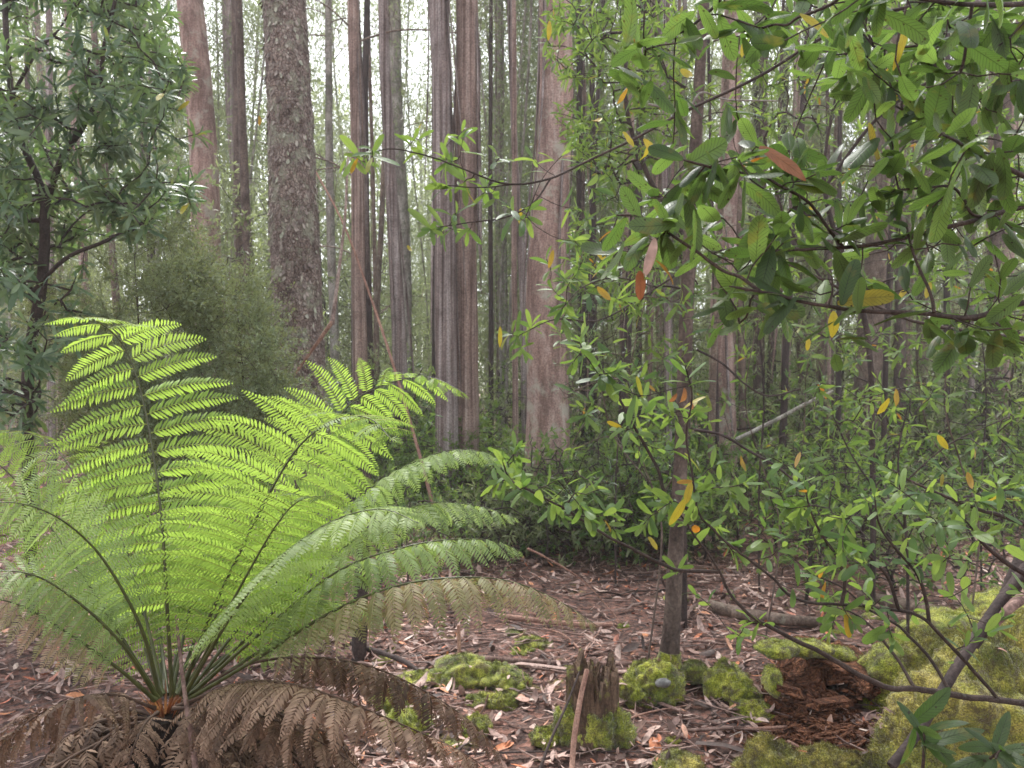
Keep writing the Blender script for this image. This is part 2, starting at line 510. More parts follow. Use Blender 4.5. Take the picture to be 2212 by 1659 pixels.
def ground_mat():
    m, nt = mat_new('forest_floor')
    tc = N_(nt, 'ShaderNodeTexCoord')
    n1 = N_(nt, 'ShaderNodeTexNoise', inp={'Scale': 9.0, 'Detail': 10.0, 'Roughness': 0.75}); nt.links.new(tc.outputs['Object'], n1.inputs[0])
    col = ramp(nt, n1.outputs[0], [(0.3, (0.04, 0.028, 0.025)), (0.5, (0.14, 0.096, 0.085)), (0.72, (0.32, 0.225, 0.2))]).outputs[0]
    vo = N_(nt, 'ShaderNodeTexVoronoi', inp={'Scale': 38.0}); nt.links.new(tc.outputs['Object'], vo.inputs[0])
    sp = N_(nt, 'ShaderNodeSeparateColor'); nt.links.new(vo.outputs['Color'], sp.inputs[0])
    chips = ramp(nt, sp.outputs[0], [(0.0, (0.45, 0.4, 0.4)), (0.5, (1, 0.9, 0.85)), (0.8, (1.6, 1.2, 1.05))]).outputs[0]
    col = mixc(nt, 1.0, col, chips, 'MULTIPLY')
    n2 = N_(nt, 'ShaderNodeTexNoise', inp={'Scale': 1.9, 'Detail': 7.0, 'Roughness': 0.7}); nt.links.new(tc.outputs['Object'], n2.inputs[0])
    k = ramp(nt, n2.outputs[0], [(0.6, (0, 0, 0)), (0.66, (1, 1, 1))]).outputs[0]
    col = mixc(nt, math_(nt, 'MULTIPLY', k, 0.6), col, (0.2, 0.2, 0.035))
    pb = N_(nt, 'ShaderNodeBsdfPrincipled', inp={'Roughness': 0.9, 'Specular IOR Level': 0.2}); nt.links.new(col, pb.inputs['Base Color'])
    bp = N_(nt, 'ShaderNodeBump', inp={'Strength': 0.8, 'Distance': 0.03})
    nt.links.new(math_(nt, 'ADD', n1.outputs[0], math_(nt, 'MULTIPLY', vo.outputs['Distance'], 0.8)), bp.inputs['Height']); nt.links.new(bp.outputs[0], pb.inputs['Normal'])
    o = N_(nt, 'ShaderNodeOutputMaterial'); nt.links.new(pb.outputs[0], o.inputs[0])
    return m

def moss_mat(name, a, b, c, sc=8.0):
    m, nt = mat_new(name)
    geo = N_(nt, 'ShaderNodeNewGeometry')
    n1 = N_(nt, 'ShaderNodeTexNoise', inp={'Scale': sc, 'Detail': 8.0, 'Roughness': 0.7}); nt.links.new(geo.outputs['Position'], n1.inputs[0])
    col = ramp(nt, n1.outputs[0], [(0.38, a), (0.5, b), (0.62, c)]).outputs[0]
    n2 = N_(nt, 'ShaderNodeTexNoise', inp={'Scale': 160.0, 'Detail': 3.0}); nt.links.new(geo.outputs['Position'], n2.inputs[0])
    col = mixc(nt, 1.0, col, ramp(nt, n2.outputs[0], [(0.35, (0.45, 0.45, 0.45)), (0.65, (1.4, 1.4, 1.4))]).outputs[0], 'MULTIPLY')
    n3 = N_(nt, 'ShaderNodeTexNoise', inp={'Scale': 17.0, 'Detail': 6.0, 'Roughness': 0.75}); nt.links.new(geo.outputs['Position'], n3.inputs[0])
    col = mixc(nt, ramp(nt, n3.outputs[0], [(0.48, (0, 0, 0)), (0.60, (0.85, 0.85, 0.85))]).outputs[0], col, (0.085, 0.06, 0.03))
    pb = N_(nt, 'ShaderNodeBsdfPrincipled', inp={'Roughness': 0.95, 'Specular IOR Level': 0.15, 'Sheen Weight': 0.3}); nt.links.new(col, pb.inputs['Base Color'])
    bp = N_(nt, 'ShaderNodeBump', inp={'Strength': 0.9, 'Distance': 0.01}); nt.links.new(n2.outputs[0], bp.inputs['Height']); nt.links.new(bp.outputs[0], pb.inputs['Normal'])
    o = N_(nt, 'ShaderNodeOutputMaterial'); nt.links.new(pb.outputs[0], o.inputs[0])
    return m

YEL = (0.38, 0.33, 0.03); ORG = (0.40, 0.25, 0.03)
M = {}
M['near_leaf'] = leaf_mat('near_leaf', [(0.0, (0.03, 0.055, 0.018)), (0.35, (0.05, 0.095, 0.024)), (0.9, (0.085, 0.15, 0.035)), (0.978, (0.10, 0.18, 0.035)), (0.986, YEL), (1.0, ORG)],
    back=(0.15, 0.2, 0.075), backf=0.55, tf=0.42, rough=0.45, coat=0.0,
    tyel=[(0, (0.09, 0.17, 0.03)), (0.5, (0.15, 0.27, 0.045)), (0.978, (0.28, 0.45, 0.08)), (0.986, (0.44, 0.39, 0.04)), (1, (0.6, 0.2, 0.02))], vd=0.25, nv=12.0, spots=True)
M['mid_leaf'] = leaf_mat('mid_leaf', [(0.0, (0.04, 0.10, 0.03)), (0.4, (0.07, 0.15, 0.03)), (0.93, (0.13, 0.22, 0.045)), (0.98, (0.13, 0.22, 0.045)), (0.986, YEL), (1.0, ORG)],
    back=(0.18, 0.27, 0.08), backf=0.5, tf=0.42, rough=0.5, coat=0.05,
    tyel=[(0, (0.16, 0.29, 0.05)), (0.98, (0.38, 0.52, 0.09)), (0.986, (0.44, 0.39, 0.04)), (1, (0.65, 0.2, 0.02))], vd=0.7)
M['grey_leaf'] = leaf_mat('grey_leaf', [(0.0, (0.035, 0.075, 0.04)), (0.5, (0.075, 0.13, 0.07)), (0.96, (0.15, 0.21, 0.12)), (0.985, (0.15, 0.2, 0.10)), (0.992, YEL)],
    back=(0.24, 0.30, 0.2), backf=0.65, tf=0.3, rough=0.42, veins=False,
    tyel=[(0, (0.16, 0.3, 0.08)), (0.98, (0.3, 0.45, 0.1)), (1, YEL)], coat=0.1)
M['fine_leaf'] = leaf_mat('fine_leaf', [(0.0, (0.07, 0.09, 0.06)), (0.5, (0.17, 0.22, 0.14)), (1.0, (0.32, 0.40, 0.25))], tf=0.35, veins=False, rough=0.6, back=(0.15, 0.18, 0.07),
    tyel=[(0, (0.3, 0.33, 0.12)), (1, (0.42, 0.48, 0.14))])
M['far_leaf'] = leaf_mat('far_leaf', [(0.0, (0.055, 0.07, 0.035)), (0.5, (0.13, 0.155, 0.075)), (0.95, (0.27, 0.30, 0.16)), (0.985, (0.2, 0.24, 0.09)), (1.0, (0.5, 0.35, 0.05))], tf=0.4, veins=False, rough=0.5, back=(0.2, 0.26, 0.12),
    tyel=[(0, (0.22, 0.28, 0.1)), (0.98, (0.46, 0.54, 0.22)), (1, YEL)])
M['gum_leaf'] = leaf_mat('gum_leaf', [(0.0, (0.06, 0.085, 0.045)), (0.6, (0.12, 0.15, 0.08)), (1.0, (0.2, 0.22, 0.12))], tf=0.35, veins=False, rough=0.5, back=(0.2, 0.24, 0.15),
    tyel=[(0, (0.25, 0.32, 0.12)), (1, (0.4, 0.45, 0.2))])
M['fern'] = leaf_mat('fern', [(0.0, (0.10, 0.15, 0.03)), (0.5, (0.16, 0.26, 0.04)), (1.0, (0.26, 0.40, 0.07))], back=(0.25, 0.36, 0.12), backf=0.4, tf=0.5, veins=False, rough=0.5,
    tyel=[(0, (0.26, 0.38, 0.06)), (1, (0.55, 0.80, 0.12))])
M['costa'] = leaf_mat('costa', [(0.0, (0.3, 0.36, 0.06)), (1.0, (0.36, 0.42, 0.08))], tf=0.2, veins=False, trans=(0.4, 0.5, 0.08))
M['fern_pale'] = leaf_mat('fern_pale', [(0.0, (0.11, 0.16, 0.055)), (0.5, (0.22, 0.30, 0.12)), (1.0, (0.34, 0.42, 0.2))], back=(0.34, 0.4, 0.22), backf=0.4, tf=0.38, veins=False, rough=0.5,
    tyel=[(0, (0.34, 0.50, 0.11)), (1, (0.58, 0.80, 0.2))])  # paler copy of fern: wet gloss and underside paleness put into the colour
M['fern_faded'] = leaf_mat('fern_faded', [(0.0, (0.14, 0.14, 0.06)), (0.5, (0.24, 0.23, 0.11)), (0.8, (0.34, 0.27, 0.17)), (1.0, (0.38, 0.25, 0.19))], back=(0.3, 0.28, 0.18), backf=0.4, tf=0.3, veins=False, rough=0.6,
    tyel=[(0, (0.36, 0.36, 0.12)), (1, (0.5, 0.36, 0.2))])
M['fern_dead'] = leaf_mat('fern_dead', [(0.0, (0.05, 0.028, 0.018)), (0.5, (0.14, 0.085, 0.055)), (1.0, (0.34, 0.225, 0.155))], back=(0.26, 0.17, 0.12), backf=0.4, tf=0.15, veins=False, rough=0.8,
    tyel=[(0, (0.25, 0.12, 0.06)), (1, (0.35, 0.2, 0.1))])
M['stipe'] = rnd_mat('stipe', [(0.0, (0.035, 0.035, 0.012)), (0.5, (0.07, 0.08, 0.02)), (1.0, (0.22, 0.26, 0.05))], rough=0.4, spec=0.5)
M['stipe_dead'] = rnd_mat('stipe_dead', [(0.0, (0.05, 0.03, 0.022)), (1.0, (0.15, 0.09, 0.06))], rough=0.7)
M['caudex'] = bark_mat('caudex', [(0.3, (0.008, 0.006, 0.005)), (0.7, (0.035, 0.022, 0.016))], scale=(30, 30, 8), bump=1.0)
M['twig'] = bark_mat('twig', [(0.3, (0.025, 0.018, 0.016)), (0.7, (0.085, 0.06, 0.05))], scale=(30, 30, 30), bump=0.4, fine=250.0, lichen=(0.2, 0.21, 0.16), lf=0.62, lsc=40)
M['dark_bark'] = bark_mat('dark_bark', [(0.3, (0.03, 0.022, 0.022)), (0.7, (0.09, 0.066, 0.06))], scale=(14, 14, 4), bump=0.5, fine=90)
M['slim_bark'] = bark_mat('slim_bark', [(0.32, (0.05, 0.035, 0.03)), (0.5, (0.115, 0.085, 0.072)), (0.7, (0.2, 0.155, 0.13))], scale=(14, 14, 5), bump=0.7, lichen=(0.27, 0.26, 0.2), lf=0.62, lsc=12)
M['rough_bark'] = bark_mat('rough_bark', [(0.32, (0.13, 0.095, 0.082)), (0.5, (0.27, 0.21, 0.185)), (0.68, (0.42, 0.36, 0.32))], scale=(16, 16, 6), bump=0.9, lichen=(0.33, 0.33, 0.25), lf=0.5, flake=True, lsc=5)
M['pink_bark'] = bark_mat('pink_bark', [(0.32, (0.13, 0.085, 0.07)), (0.46, (0.27, 0.18, 0.155)), (0.56, (0.38, 0.275, 0.24)), (0.68, (0.46, 0.38, 0.34))], scale=(9, 9, 1.6), bump=0.6, lichen=(0.40, 0.38, 0.31), lf=0.54, lsc=4)
M['strip_bark'] = bark_mat('strip_bark', [(0.36, (0.08, 0.06, 0.055)), (0.46, (0.2, 0.155, 0.145)), (0.55, (0.3, 0.26, 0.25)), (0.66, (0.42, 0.38, 0.37))], scale=(26, 26, 0.35), bump=0.7)
M['red_strip'] = bark_mat('red_strip', [(0.36, (0.12, 0.08, 0.068)), (0.5, (0.30, 0.215, 0.185)), (0.66, (0.46, 0.38, 0.34))], scale=(24, 24, 0.5), bump=0.8)
M['pale_bark'] = bark_mat('pale_bark', [(0.36, (0.17, 0.15, 0.13)), (0.5, (0.3, 0.28, 0.25)), (0.66, (0.42, 0.4, 0.37))], scale=(8, 8, 2), bump=0.5, lichen=(0.12, 0.13, 0.09), lf=0.52, lsc=9)
M['mossy_bark'] = bark_mat('mossy_bark', [(0.32, (0.07, 0.048, 0.04)), (0.5, (0.17, 0.125, 0.10)), (0.7, (0.28, 0.22, 0.18))], scale=(14, 14, 6), bump=0.6, lichen=(0.27, 0.26, 0.2), lf=0.58, lsc=12)
M['dead_wood'] = bark_mat('dead_wood', [(0.32, (0.09, 0.055, 0.045)), (0.5, (0.22, 0.14, 0.12)), (0.7, (0.38, 0.27, 0.23))], scale=(20, 20, 20), bump=0.5, fine=120)
M['rot_wood'] = bark_mat('rot_wood', [(0.32, (0.05, 0.02, 0.012)), (0.5, (0.20, 0.08, 0.04)), (0.7, (0.46, 0.22, 0.12))], scale=(9, 30, 30), bump=0.9, fine=90, flake=True, fsc=(16, 40, 40))
M['stump_wood'] = bark_mat('stump_wood', [(0.32, (0.035, 0.022, 0.015)), (0.5, (0.12, 0.075, 0.05)), (0.7, (0.26, 0.18, 0.12))], scale=(28, 28, 5), bump=0.9, fine=90, lichen=(0.2, 0.2, 0.05), lf=0.56, lsc=14)
M['tan_stick'] = bark_mat('tan_stick', [(0.32, (0.24, 0.12, 0.09)), (0.7, (0.5, 0.32, 0.25))], scale=(30, 30, 8), bump=0.3, fine=120)
M['flake'] = rnd_mat('flake', [(0.0, (0.12, 0.09, 0.08)), (0.5, (0.25, 0.2, 0.175)), (0.8, (0.36, 0.31, 0.27)), (1.0, (0.36, 0.37, 0.28))], rough=0.9)
M['ground'] = ground_mat()
M['litter'] = rnd_mat('litter', [(0.0, (0.06, 0.04, 0.036)), (0.25, (0.21, 0.13, 0.108)), (0.5, (0.43, 0.28, 0.235)), (0.78, (0.58, 0.42, 0.36)), (0.88, (0.58, 0.24, 0.11)), (0.94, (0.5, 0.14, 0.07)), (1.0, (0.62, 0.54, 0.47))], rough=0.6, noise=60, spec=0.4)
M['moss'] = moss_mat('moss', (0.10, 0.13, 0.018), (0.30, 0.33, 0.035), (0.50, 0.50, 0.075))
M['moss_green'] = moss_mat('moss_green', (0.07, 0.09, 0.012), (0.23, 0.26, 0.035), (0.42, 0.42, 0.07))
M['moss_gold'] = moss_mat('moss_gold', (0.09, 0.11, 0.02), (0.28, 0.27, 0.045), (0.50, 0.41, 0.10), 3.2)
M['dry_leaf'] = leaf_mat('dry_leaf', [(0, (0.16, 0.05, 0.025)), (1, (0.4, 0.2, 0.1))], tf=0.25, veins=True, back=(0.3, 0.13, 0.06), tyel=[(0, (0.4, 0.12, 0.04)), (1, (0.6, 0.3, 0.1))])
M['yellow_leaf'] = leaf_mat('yellow_leaf', [(0, (0.37, 0.31, 0.03)), (0.7, (0.42, 0.36, 0.045)), (1, (0.38, 0.2, 0.03))], tf=0.4, back=(0.5, 0.35, 0.06), backf=0.3, tyel=[(0, (0.45, 0.38, 0.03)), (1, (0.42, 0.24, 0.03))])
M['rock'] = bark_mat('rock', [(0.3, (0.12, 0.12, 0.12)), (0.7, (0.3, 0.3, 0.29))], scale=(12, 12, 12))

# ------------------------------------------------------------------ ground
def build_ground():
    t = np.linspace(-1, 1, 420)
    g = 160 * np.sinh(5.2 * t) / np.sinh(5.2)
    X, Y = np.meshgrid(g, g + 4.5, indexing='ij')
    Z = gz(X, Y) + fbm(np.stack([X * 9, Y * 9, X * 0], -1), 3) * 0.012
    n = len(t)
    i, j = np.meshgrid(np.arange(n - 1), np.arange(n - 1), indexing='ij')
    f = np.stack([i * n + j, (i + 1) * n + j, (i + 1) * n + j + 1, i * n + j + 1], -1).reshape(-1, 4)
    mb = MB(); mb.add(np.stack([X, Y, Z], -1), f)
    o = mb.obj('ground', M['ground']); o['kind'] = 'structure'
build_ground()

def gnd(x, y, lift=0.0):
    return np.array([x, y, float(gz(x, y)) + lift])

# ------------------------------------------------------------------ tall trees
def crown_mesh(R=3.0, Hh=4.0, nl=1500, L=0.16):
    mb = MB(); g = Grow(rtip=0.006, power=0.42)
    g.limb([[0, 0, -Hh * 0.9], [0.1, 0, -Hh * 0.4], [0.0, 0.15, 0.2]])
    pts = []
    while len(pts) < 46:
        p = rng.uniform(-1, 1, 3)
        if np.dot(p, p) < 1: pts.append(p * [R, R, Hh])
    tp, td = g.reach(pts, step=0.7, jit=0.15)
    g.build(mb, n=5, nbig=7, big=0.03, mat=1)
    k = rng.integers(0, len(tp), nl)
    o = tp[k] + rng.normal(size=(nl, 3)) * [0.5, 0.5, 0.42]
    d = rng.normal(size=(nl, 3)) * 0.5 + [0, 0, -1]
    leaves(mb, o, d, randdir(nl), rng.uniform(0.7, 1.2, nl) * L, L * 0.22, bend=0.4, ns=2, nw=0, shape='lance')
    return mb.mesh('crown', [M['gum_leaf'], M['pale_bark']])
CROWN = crown_mesh(L=0.24)

def tall_tree(name, label, cat, pts, mat, group=None, top=21.0, ribbons=0, wob=0.05, wf=2.2, wr=1.3, n=28, rib_mat='strip_bark', crown=True, flare=1.35, moss=None, skirt=None):
    """pts: (x, y, width in picture px, d) from the ground up"""
    c = [P(x, y, d) for x, y, wd, d in pts]
    r = [wd / FX * d * 0.5 for x, y, wd, d in pts]
    a = c[0] + (c[0] - c[1]) / max(1e-6, c[0][2] - c[1][2]) * 0
    slope = (c[1] - c[0]) / (c[1][2] - c[0][2])
    zb = float(gz(c[0][0], c[0][1]))
    base = c[0] + slope * (zb - 0.08 - c[0][2])
    P_ = [base, base + slope * 0.35] + [q for q in c if q[2] > zb + 0.6]
    R_ = [r[0] * flare, r[0] * 1.06] + [q for q, z in zip(r, c) if z[2] > zb + 0.6]
    sl = (P_[-1] - P_[-2]) / (P_[-1][2] - P_[-2][2])
    z = P_[-1][2]; rr = R_[-1]
    if top > z + 1:
        tp = P_[-1] + sl * (top - z) * np.array([0.6, 0.6, 1]); P_ += [(P_[-1] + tp) / 2, tp]; R_ += [rr * 0.8, rr * 0.5]
    P_ = np.array(P_); R_ = np.array(R_)
    zs = np.concatenate([np.arange(P_[0][2], min(P_[-1][2], 9), 0.055 if n > 20 else 0.12), np.linspace(min(9, P_[-1][2] - 0.01), P_[-1][2], 12)[1:]])
    cc = np.stack([np.interp(zs, P_[:, 2], P_[:, 0]), np.interp(zs, P_[:, 2], P_[:, 1]), zs], -1)
    cc[:, :2] += fbm(np.stack([zs * 0.5 + base[0] * 7, zs * 0 + base[1], zs * 0], -1), 2)[:, None] * 0.25 * R_[0] * np.array([1, 0.5])
    rad = np.interp(zs, P_[:, 2], R_)
    root = thing(name, label, cat, group, base)
    mb = MB(); tube(mb, cc, rad, n=n, wob=wob, wf=wf, wr=wr); centre(mb, base)
    mb.obj('trunk', M[mat], root)
    if moss:
        mb = MB(); k = zs < zs[0] + moss
        tube(mb, cc[k], rad[k] * np.interp(zs[k], [zs[0], zs[0] + moss], [1.35, 1.02]), n=40, wob=0.22, wf=18, wr=2.5)
        centre(mb, base); mb.obj('moss_sleeve', M['moss'], root)
    for q in range(ribbons):
        an = random.uniform(0, 6.28); z0 = random.uniform(3.0, 7.5); ln = random.uniform(1.2, 5.0)
        zz = np.linspace(z0, max(z0 - ln, 0.05), 22)
        ax = np.stack([np.interp(zz, cc[:, 2], cc[:, 0]), np.interp(zz, cc[:, 2], cc[:, 1]), zz], -1)
        rr = np.interp(zz, zs, rad)
        t = np.linspace(0, 1, 22)
        off = rr * 1.0 + 0.01 + t ** 1.5 * random.uniform(0.02, 0.16)
        an2 = an + t * random.uniform(-0.5, 0.5)
        ax[:, 0] += np.cos(an2) * off; ax[:, 1] += np.sin(an2) * off
        mb = MB()
        wv = np.interp(t, [0, 0.1, 0.8, 1], [0.4, 1, 0.9, 0.2]) * random.uniform(0.012, 0.035)
        tw = an2 + math.pi / 2 + t * random.uniform(-1.5, 1.5) + np.sin(t * 7) * 0.3
        sv = np.stack([np.cos(tw), np.sin(tw), 0 * t], -1)
        nv = np.stack([-np.sin(tw), np.cos(tw), 0 * t], -1)
        v = np.stack([ax - sv * wv[:, None], ax + nv * (wv * 0.5)[:, None], ax + sv * wv[:, None], ax - nv * 0.004], 1)
        i = np.arange(21)[:, None] * 4; j = np.arange(4)[None]; kk = (j + 1) % 4
        mb.add(v, np.stack([i + j, i + kk, i + 4 + kk, i + 4 + j], -1).reshape(-1, 4))
        centre(mb, base); mb.obj('bark_ribbon', M[rib_mat], root)
    if crown:
        c_ = bpy.data.objects.new('crown', CROWN); C.objects.link(c_); c_.parent = root
        c_.location = Vector(cc[-1] - base) ; c_.rotation_euler = (0, 0, random.random() * 6)
    return root, cc, rad

big = {}
big['T3'] = tall_tree('eucalyptus_tree', 'thick rough flaky grey-brown trunk rising just behind the fern, widest of the left trunks', 'tree',
    [(655, 1000, 116, 7), (648, 860, 110, 7), (640, 600, 104, 7), (622, 200, 94, 7), (616, 0, 90, 7)], 'rough_bark', wob=0.07, wf=7, wr=2.2, n=48)
big['T1'] = tall_tree('eucalyptus_tree', 'smooth pinkish trunk leaning slightly left beside the grey-green leafy tree', 'tree',
    [(470, 900, 66, 10.5), (448, 570, 62, 10.5), (432, 300, 58, 10.5), (413, 0, 54, 10.5)], 'pink_bark', n=32, wob=0.05)
big['T2'] = tall_tree('eucalyptus_tree', 'slim grey trunk with peeling bark strips between the pink trunk and the rough trunk', 'tree',
    [(535, 900, 36, 15), (520, 500, 34, 15), (508, 250, 32, 15), (496, 0, 30, 15)], 'strip_bark', ribbons=4, n=20)
big['T4'] = tall_tree('eucalyptus_tree', 'thin pale lichen-spotted trunk right of the rough thick trunk', 'tree',
    [(724, 900, 21, 14), (718, 600, 19, 14), (712, 250, 16, 14), (711, 0, 14, 14)], 'pale_bark', n=16, wob=0.1)
big['T5'] = tall_tree('eucalyptus_tree', 'slender mauve-brown trunk with long loose bark strips on its left side', 'tree',
    [(786, 1100, 34, 10), (778, 700, 30, 10), (772, 300, 27, 10), (766, 0, 24, 10)], 'red_strip', ribbons=6, n=22, wr=4)
big['T5b'] = tall_tree('eucalyptus_tree', 'thin stem close against the mauve-brown stringy trunk, on its right', 'tree',
    [(800, 900, 16, 11), (792, 500, 15, 11), (788, 200, 14, 11), (792, 0, 13, 11)], 'dark_bark', n=14)
big['T6'] = tall_tree('eucalyptus_tree', 'smooth purple-grey pole-like trunk with reddish lower bark', 'tree',
    [(868, 1070, 34, 10), (862, 800, 32, 10), (850, 500, 26, 10), (838, 250, 24, 10), (830, 0, 22, 10)], 'strip_bark', ribbons=2, n=22, wr=3)
big['T7'] = tall_tree('eucalyptus_tree', 'pale mossy trunk standing behind the purple-grey pole trunk', 'tree',
    [(880, 900, 32, 14), (872, 500, 30, 14), (860, 300, 29, 14), (851, 0, 27, 14)], 'pale_bark', n=18, wob=0.1)
big['T8'] = tall_tree('eucalyptus_tree', 'straight grey trunk with vertical bark furrows, left of a close pair', 'tree',
    [(968, 1110, 50, 9), (966, 800, 46, 9), (960, 400, 44, 9), (950, 0, 42, 9)], 'strip_bark', ribbons=7, n=40, wob=0.12, wf=0.5, wr=5)
big['T9'] = tall_tree('eucalyptus_tree', 'straight brown-grey trunk, right of a close pair of furrowed trunks', 'tree',
    [(1008, 1110, 56, 9.2), (1006, 800, 52, 9.2), (1008, 400, 50, 9.2), (1010, 0, 46, 9.2)], 'red_strip', ribbons=6, n=40, wob=0.09, wf=0.5, wr=5)
big['T10'] = tall_tree('eucalyptus_tree', 'slim pale stringy trunk between the close pair and the thick pink trunk', 'tree',
    [(1086, 1000, 26, 16), (1082, 500, 24, 16), (1076, 0, 20, 16)], 'strip_bark', ribbons=3, n=16)
big['T11'] = tall_tree('eucalyptus_tree', 'thick pinkish trunk blotched with pale lichen near the picture centre', 'tree',
    [(1180, 1130, 96, 8.6), (1184, 800, 88, 8.6), (1190, 400, 78, 8.6), (1194, 0, 70, 8.6)], 'pink_bark', ribbons=4, n=48, wob=0.06, wf=3, wr=1.8)
big['T12'] = tall_tree('understory_tree', 'slender dark tree with moss round its foot standing on the leaf litter', 'tree',
    [(1447, 1440, 34, 4.4), (1458, 1300, 31, 4.4), (1472, 1000, 29, 4.4), (1482, 700, 29, 4.4), (1497, 400, 26, 4.4), (1516, 100, 23, 4.4)], 'slim_bark', n=26, moss=0.18, top=6.0, crown=False, wob=0.06, wf=6, flare=1.5)
big['T13'] = tall_tree('eucalyptus_tree', 'pinkish smooth trunk behind and to the right of the slender dark mossy-footed tree', 'tree',
    [(1560, 1080, 58, 10), (1562, 700, 50, 10), (1572, 400, 44, 10), (1585, 100, 38, 10)], 'pink_bark', n=32, ribbons=1)
big['T14'] = tall_tree('eucalyptus_tree', 'wide dark brown trunk in the right background behind yellow-green shrub leaves', 'tree',
    [(1868, 1050, 84, 12), (1880, 800, 66, 12), (1900, 500, 56, 12), (1930, 100, 46, 12)], 'mossy_bark', n=28, ribbons=2, rib_mat='red_strip', flare=1.6)
def bare_branches(key, n, z0, z1, ln):
    '''dead side branches with fine twigs'''
    root, cc, rad = big[key]
    g = Grow(rtip=0.0045, power=0.45, rmax=0.03); k = (cc[:, 2] > z0 - 0.3) & (cc[:, 2] < z1); ax = cc[k]
    for i in range(n):
        j = random.randrange(len(ax)); a = random.random() * 6.28; L_ = ln * random.uniform(0.6, 1.2)
        d = np.array([math.cos(a), math.sin(a) * 0.6, random.uniform(-0.3, 0.5)])
        g2 = Grow(rtip=0.0045, power=0.5, rmax=0.022)
        p0 = ax[j]; g2.limb(smooth([p0, p0 + d * L_ * 0.35 + [0, 0, .06], p0 + d * L_ * 0.7 + [0, 0, -.02], p0 + d * L_ + [0, 0, -.15]], 5))
        g2.reach([p0 + d * L_ * random.uniform(0.3, 1.1) + rng.normal(size=3) * 0.22 * L_ for _ in range(12)], step=0.15, jit=0.2, sag=0.1)
        mb = MB(); g2.build(mb, n=4, nbig=6); centre(mb, np.array(root.location)); mb.obj('dead_branch', M['mossy_bark'], root)
for key, n in (('T4', 7), ('T5', 3), ('T5b', 4), ('T7', 5), ('T2', 4), ('T10', 4)): bare_branches(key, n, 3.0, 8.5, 1.3)
# loose bark plates on the rough trunk
root, cc, rad = big['T3']
n = 2600; z = rng.uniform(0.8, 6.2, n); a = rng.uniform(0, 6.28, n)
q = np.stack([np.interp(z, cc[:, 2], cc[:, 0]), np.interp(z, cc[:, 2], cc[:, 1]), z], -1); rr = np.interp(z, cc[:, 2], rad) * 0.985
ou = np.stack([np.cos(a), np.sin(a), a * 0], -1)
mb = MB(); L_ = rng.uniform(0.025, 0.075, n)
leaves(mb, q + ou * rr[:, None], np.array([0, 0, -1.0]) + ou * rng.uniform(0.1, 0.45, n)[:, None] + rng.normal(size=(n, 3)) * 0.12, ou, L_, L_ * rng.uniform(0.45, 0.8, n), bend=rng.uniform(-0.3, 0.3, n), fold=-0.3, ns=3, nw=1, shape='round')
centre(mb, np.array(root.location)); mb.obj('bark_flakes', M['flake'], root)['kind'] = 'stuff'
thin = [(1690, 16, 9.5, 'dark_bark'), (1765, 20, 13, 'mossy_bark'), (1845, 16, 15, 'red_strip'), (1645, 22, 15, 'dark_bark'), (1985, 26, 14, 'mossy_bark'),
        (2165, 34, 11, 'red_strip'), (2090, 22, 15, 'strip_bark'), (1380, 14, 12, 'dark_bark'), (1260, 20, 13, 'dark_bark'), (1112, 14, 10, 'red_strip'),
        (935, 14, 12, 'dark_bark'), (1138, 18, 11, 'strip_bark'), (1225, 24, 12, 'red_strip'), (1060, 12, 12, 'dark_bark'), (1340, 14, 15, 'pale_bark'), (2045, 14, 10, 'dark_bark'),
        (590, 18, 17, 'strip_bark'), (1720, 12, 18, 'pale_bark'), (1930, 12, 19, 'pale_bark'), (1430, 18, 18, 'red_strip'), (1310, 16, 20, 'mossy_bark'), (350, 22, 15, 'dark_bark'),
        (545, 12, 12, 'dark_bark'), (1160, 12, 16, 'dark_bark'), (1610, 14, 19, 'strip_bark'), (2130, 12, 13, 'dark_bark'), (1810, 12, 11, 'dark_bark'), (270, 18, 13, 'mossy_bark'), (-60, 34, 12, 'dark_bark'), (2280, 40, 12, 'mossy_bark')]
for i in range(46):
    xx = random.choice([random.uniform(1200, 2260), random.uniform(1200, 2260), random.uniform(1200, 2260), random.uniform(1200, 2260), random.uniform(430, 1150), random.uniform(-60, 400)])
    thin.append((xx, random.uniform(9, 26), random.uniform(8, 22), random.choice(['mossy_bark', 'mossy_bark', 'red_strip', 'slim_bark', 'strip_bark', 'dark_bark'])))
for i in range(14):
    thin.append((random.uniform(1220, 2240), random.uniform(8, 22), random.uniform(8.2, 14), random.choice(['mossy_bark', 'mossy_bark', 'slim_bark', 'slim_bark', 'dark_bark'])))
for x, wd, d, mt in thin:
    ln = random.uniform(-30, 30) + (x - 1106) * 0.03
    tone = {'dark_bark': 'dark', 'mossy_bark': 'mottled brown', 'red_strip': 'stringy reddish-brown', 'strip_bark': 'stringy grey', 'pale_bark': 'pale', 'slim_bark': 'brown'}[mt]
    where = 'at the left' if x < 440 else 'between the big left and centre trunks' if x < 1150 else 'right of the thick pink trunk' if x < 1600 else 'behind the shrubs at the right'
    tall_tree('thin_tree', 'thin %s trunk standing %s' % (tone, where), 'tree',
        [(x, 1000, wd, d), (x + ln * 0.3, 700, wd * 0.92, d), (x + ln, 350, wd * 0.8, d), (x + ln * 1.6, 0, wd * 0.7, d)], mt, group='thin trunks in the background', n=10,
        ribbons=random.choice([0, 0, 1]), top=12 + random.random() * 4, wob=0.08, crown=False, rib_mat='red_strip')

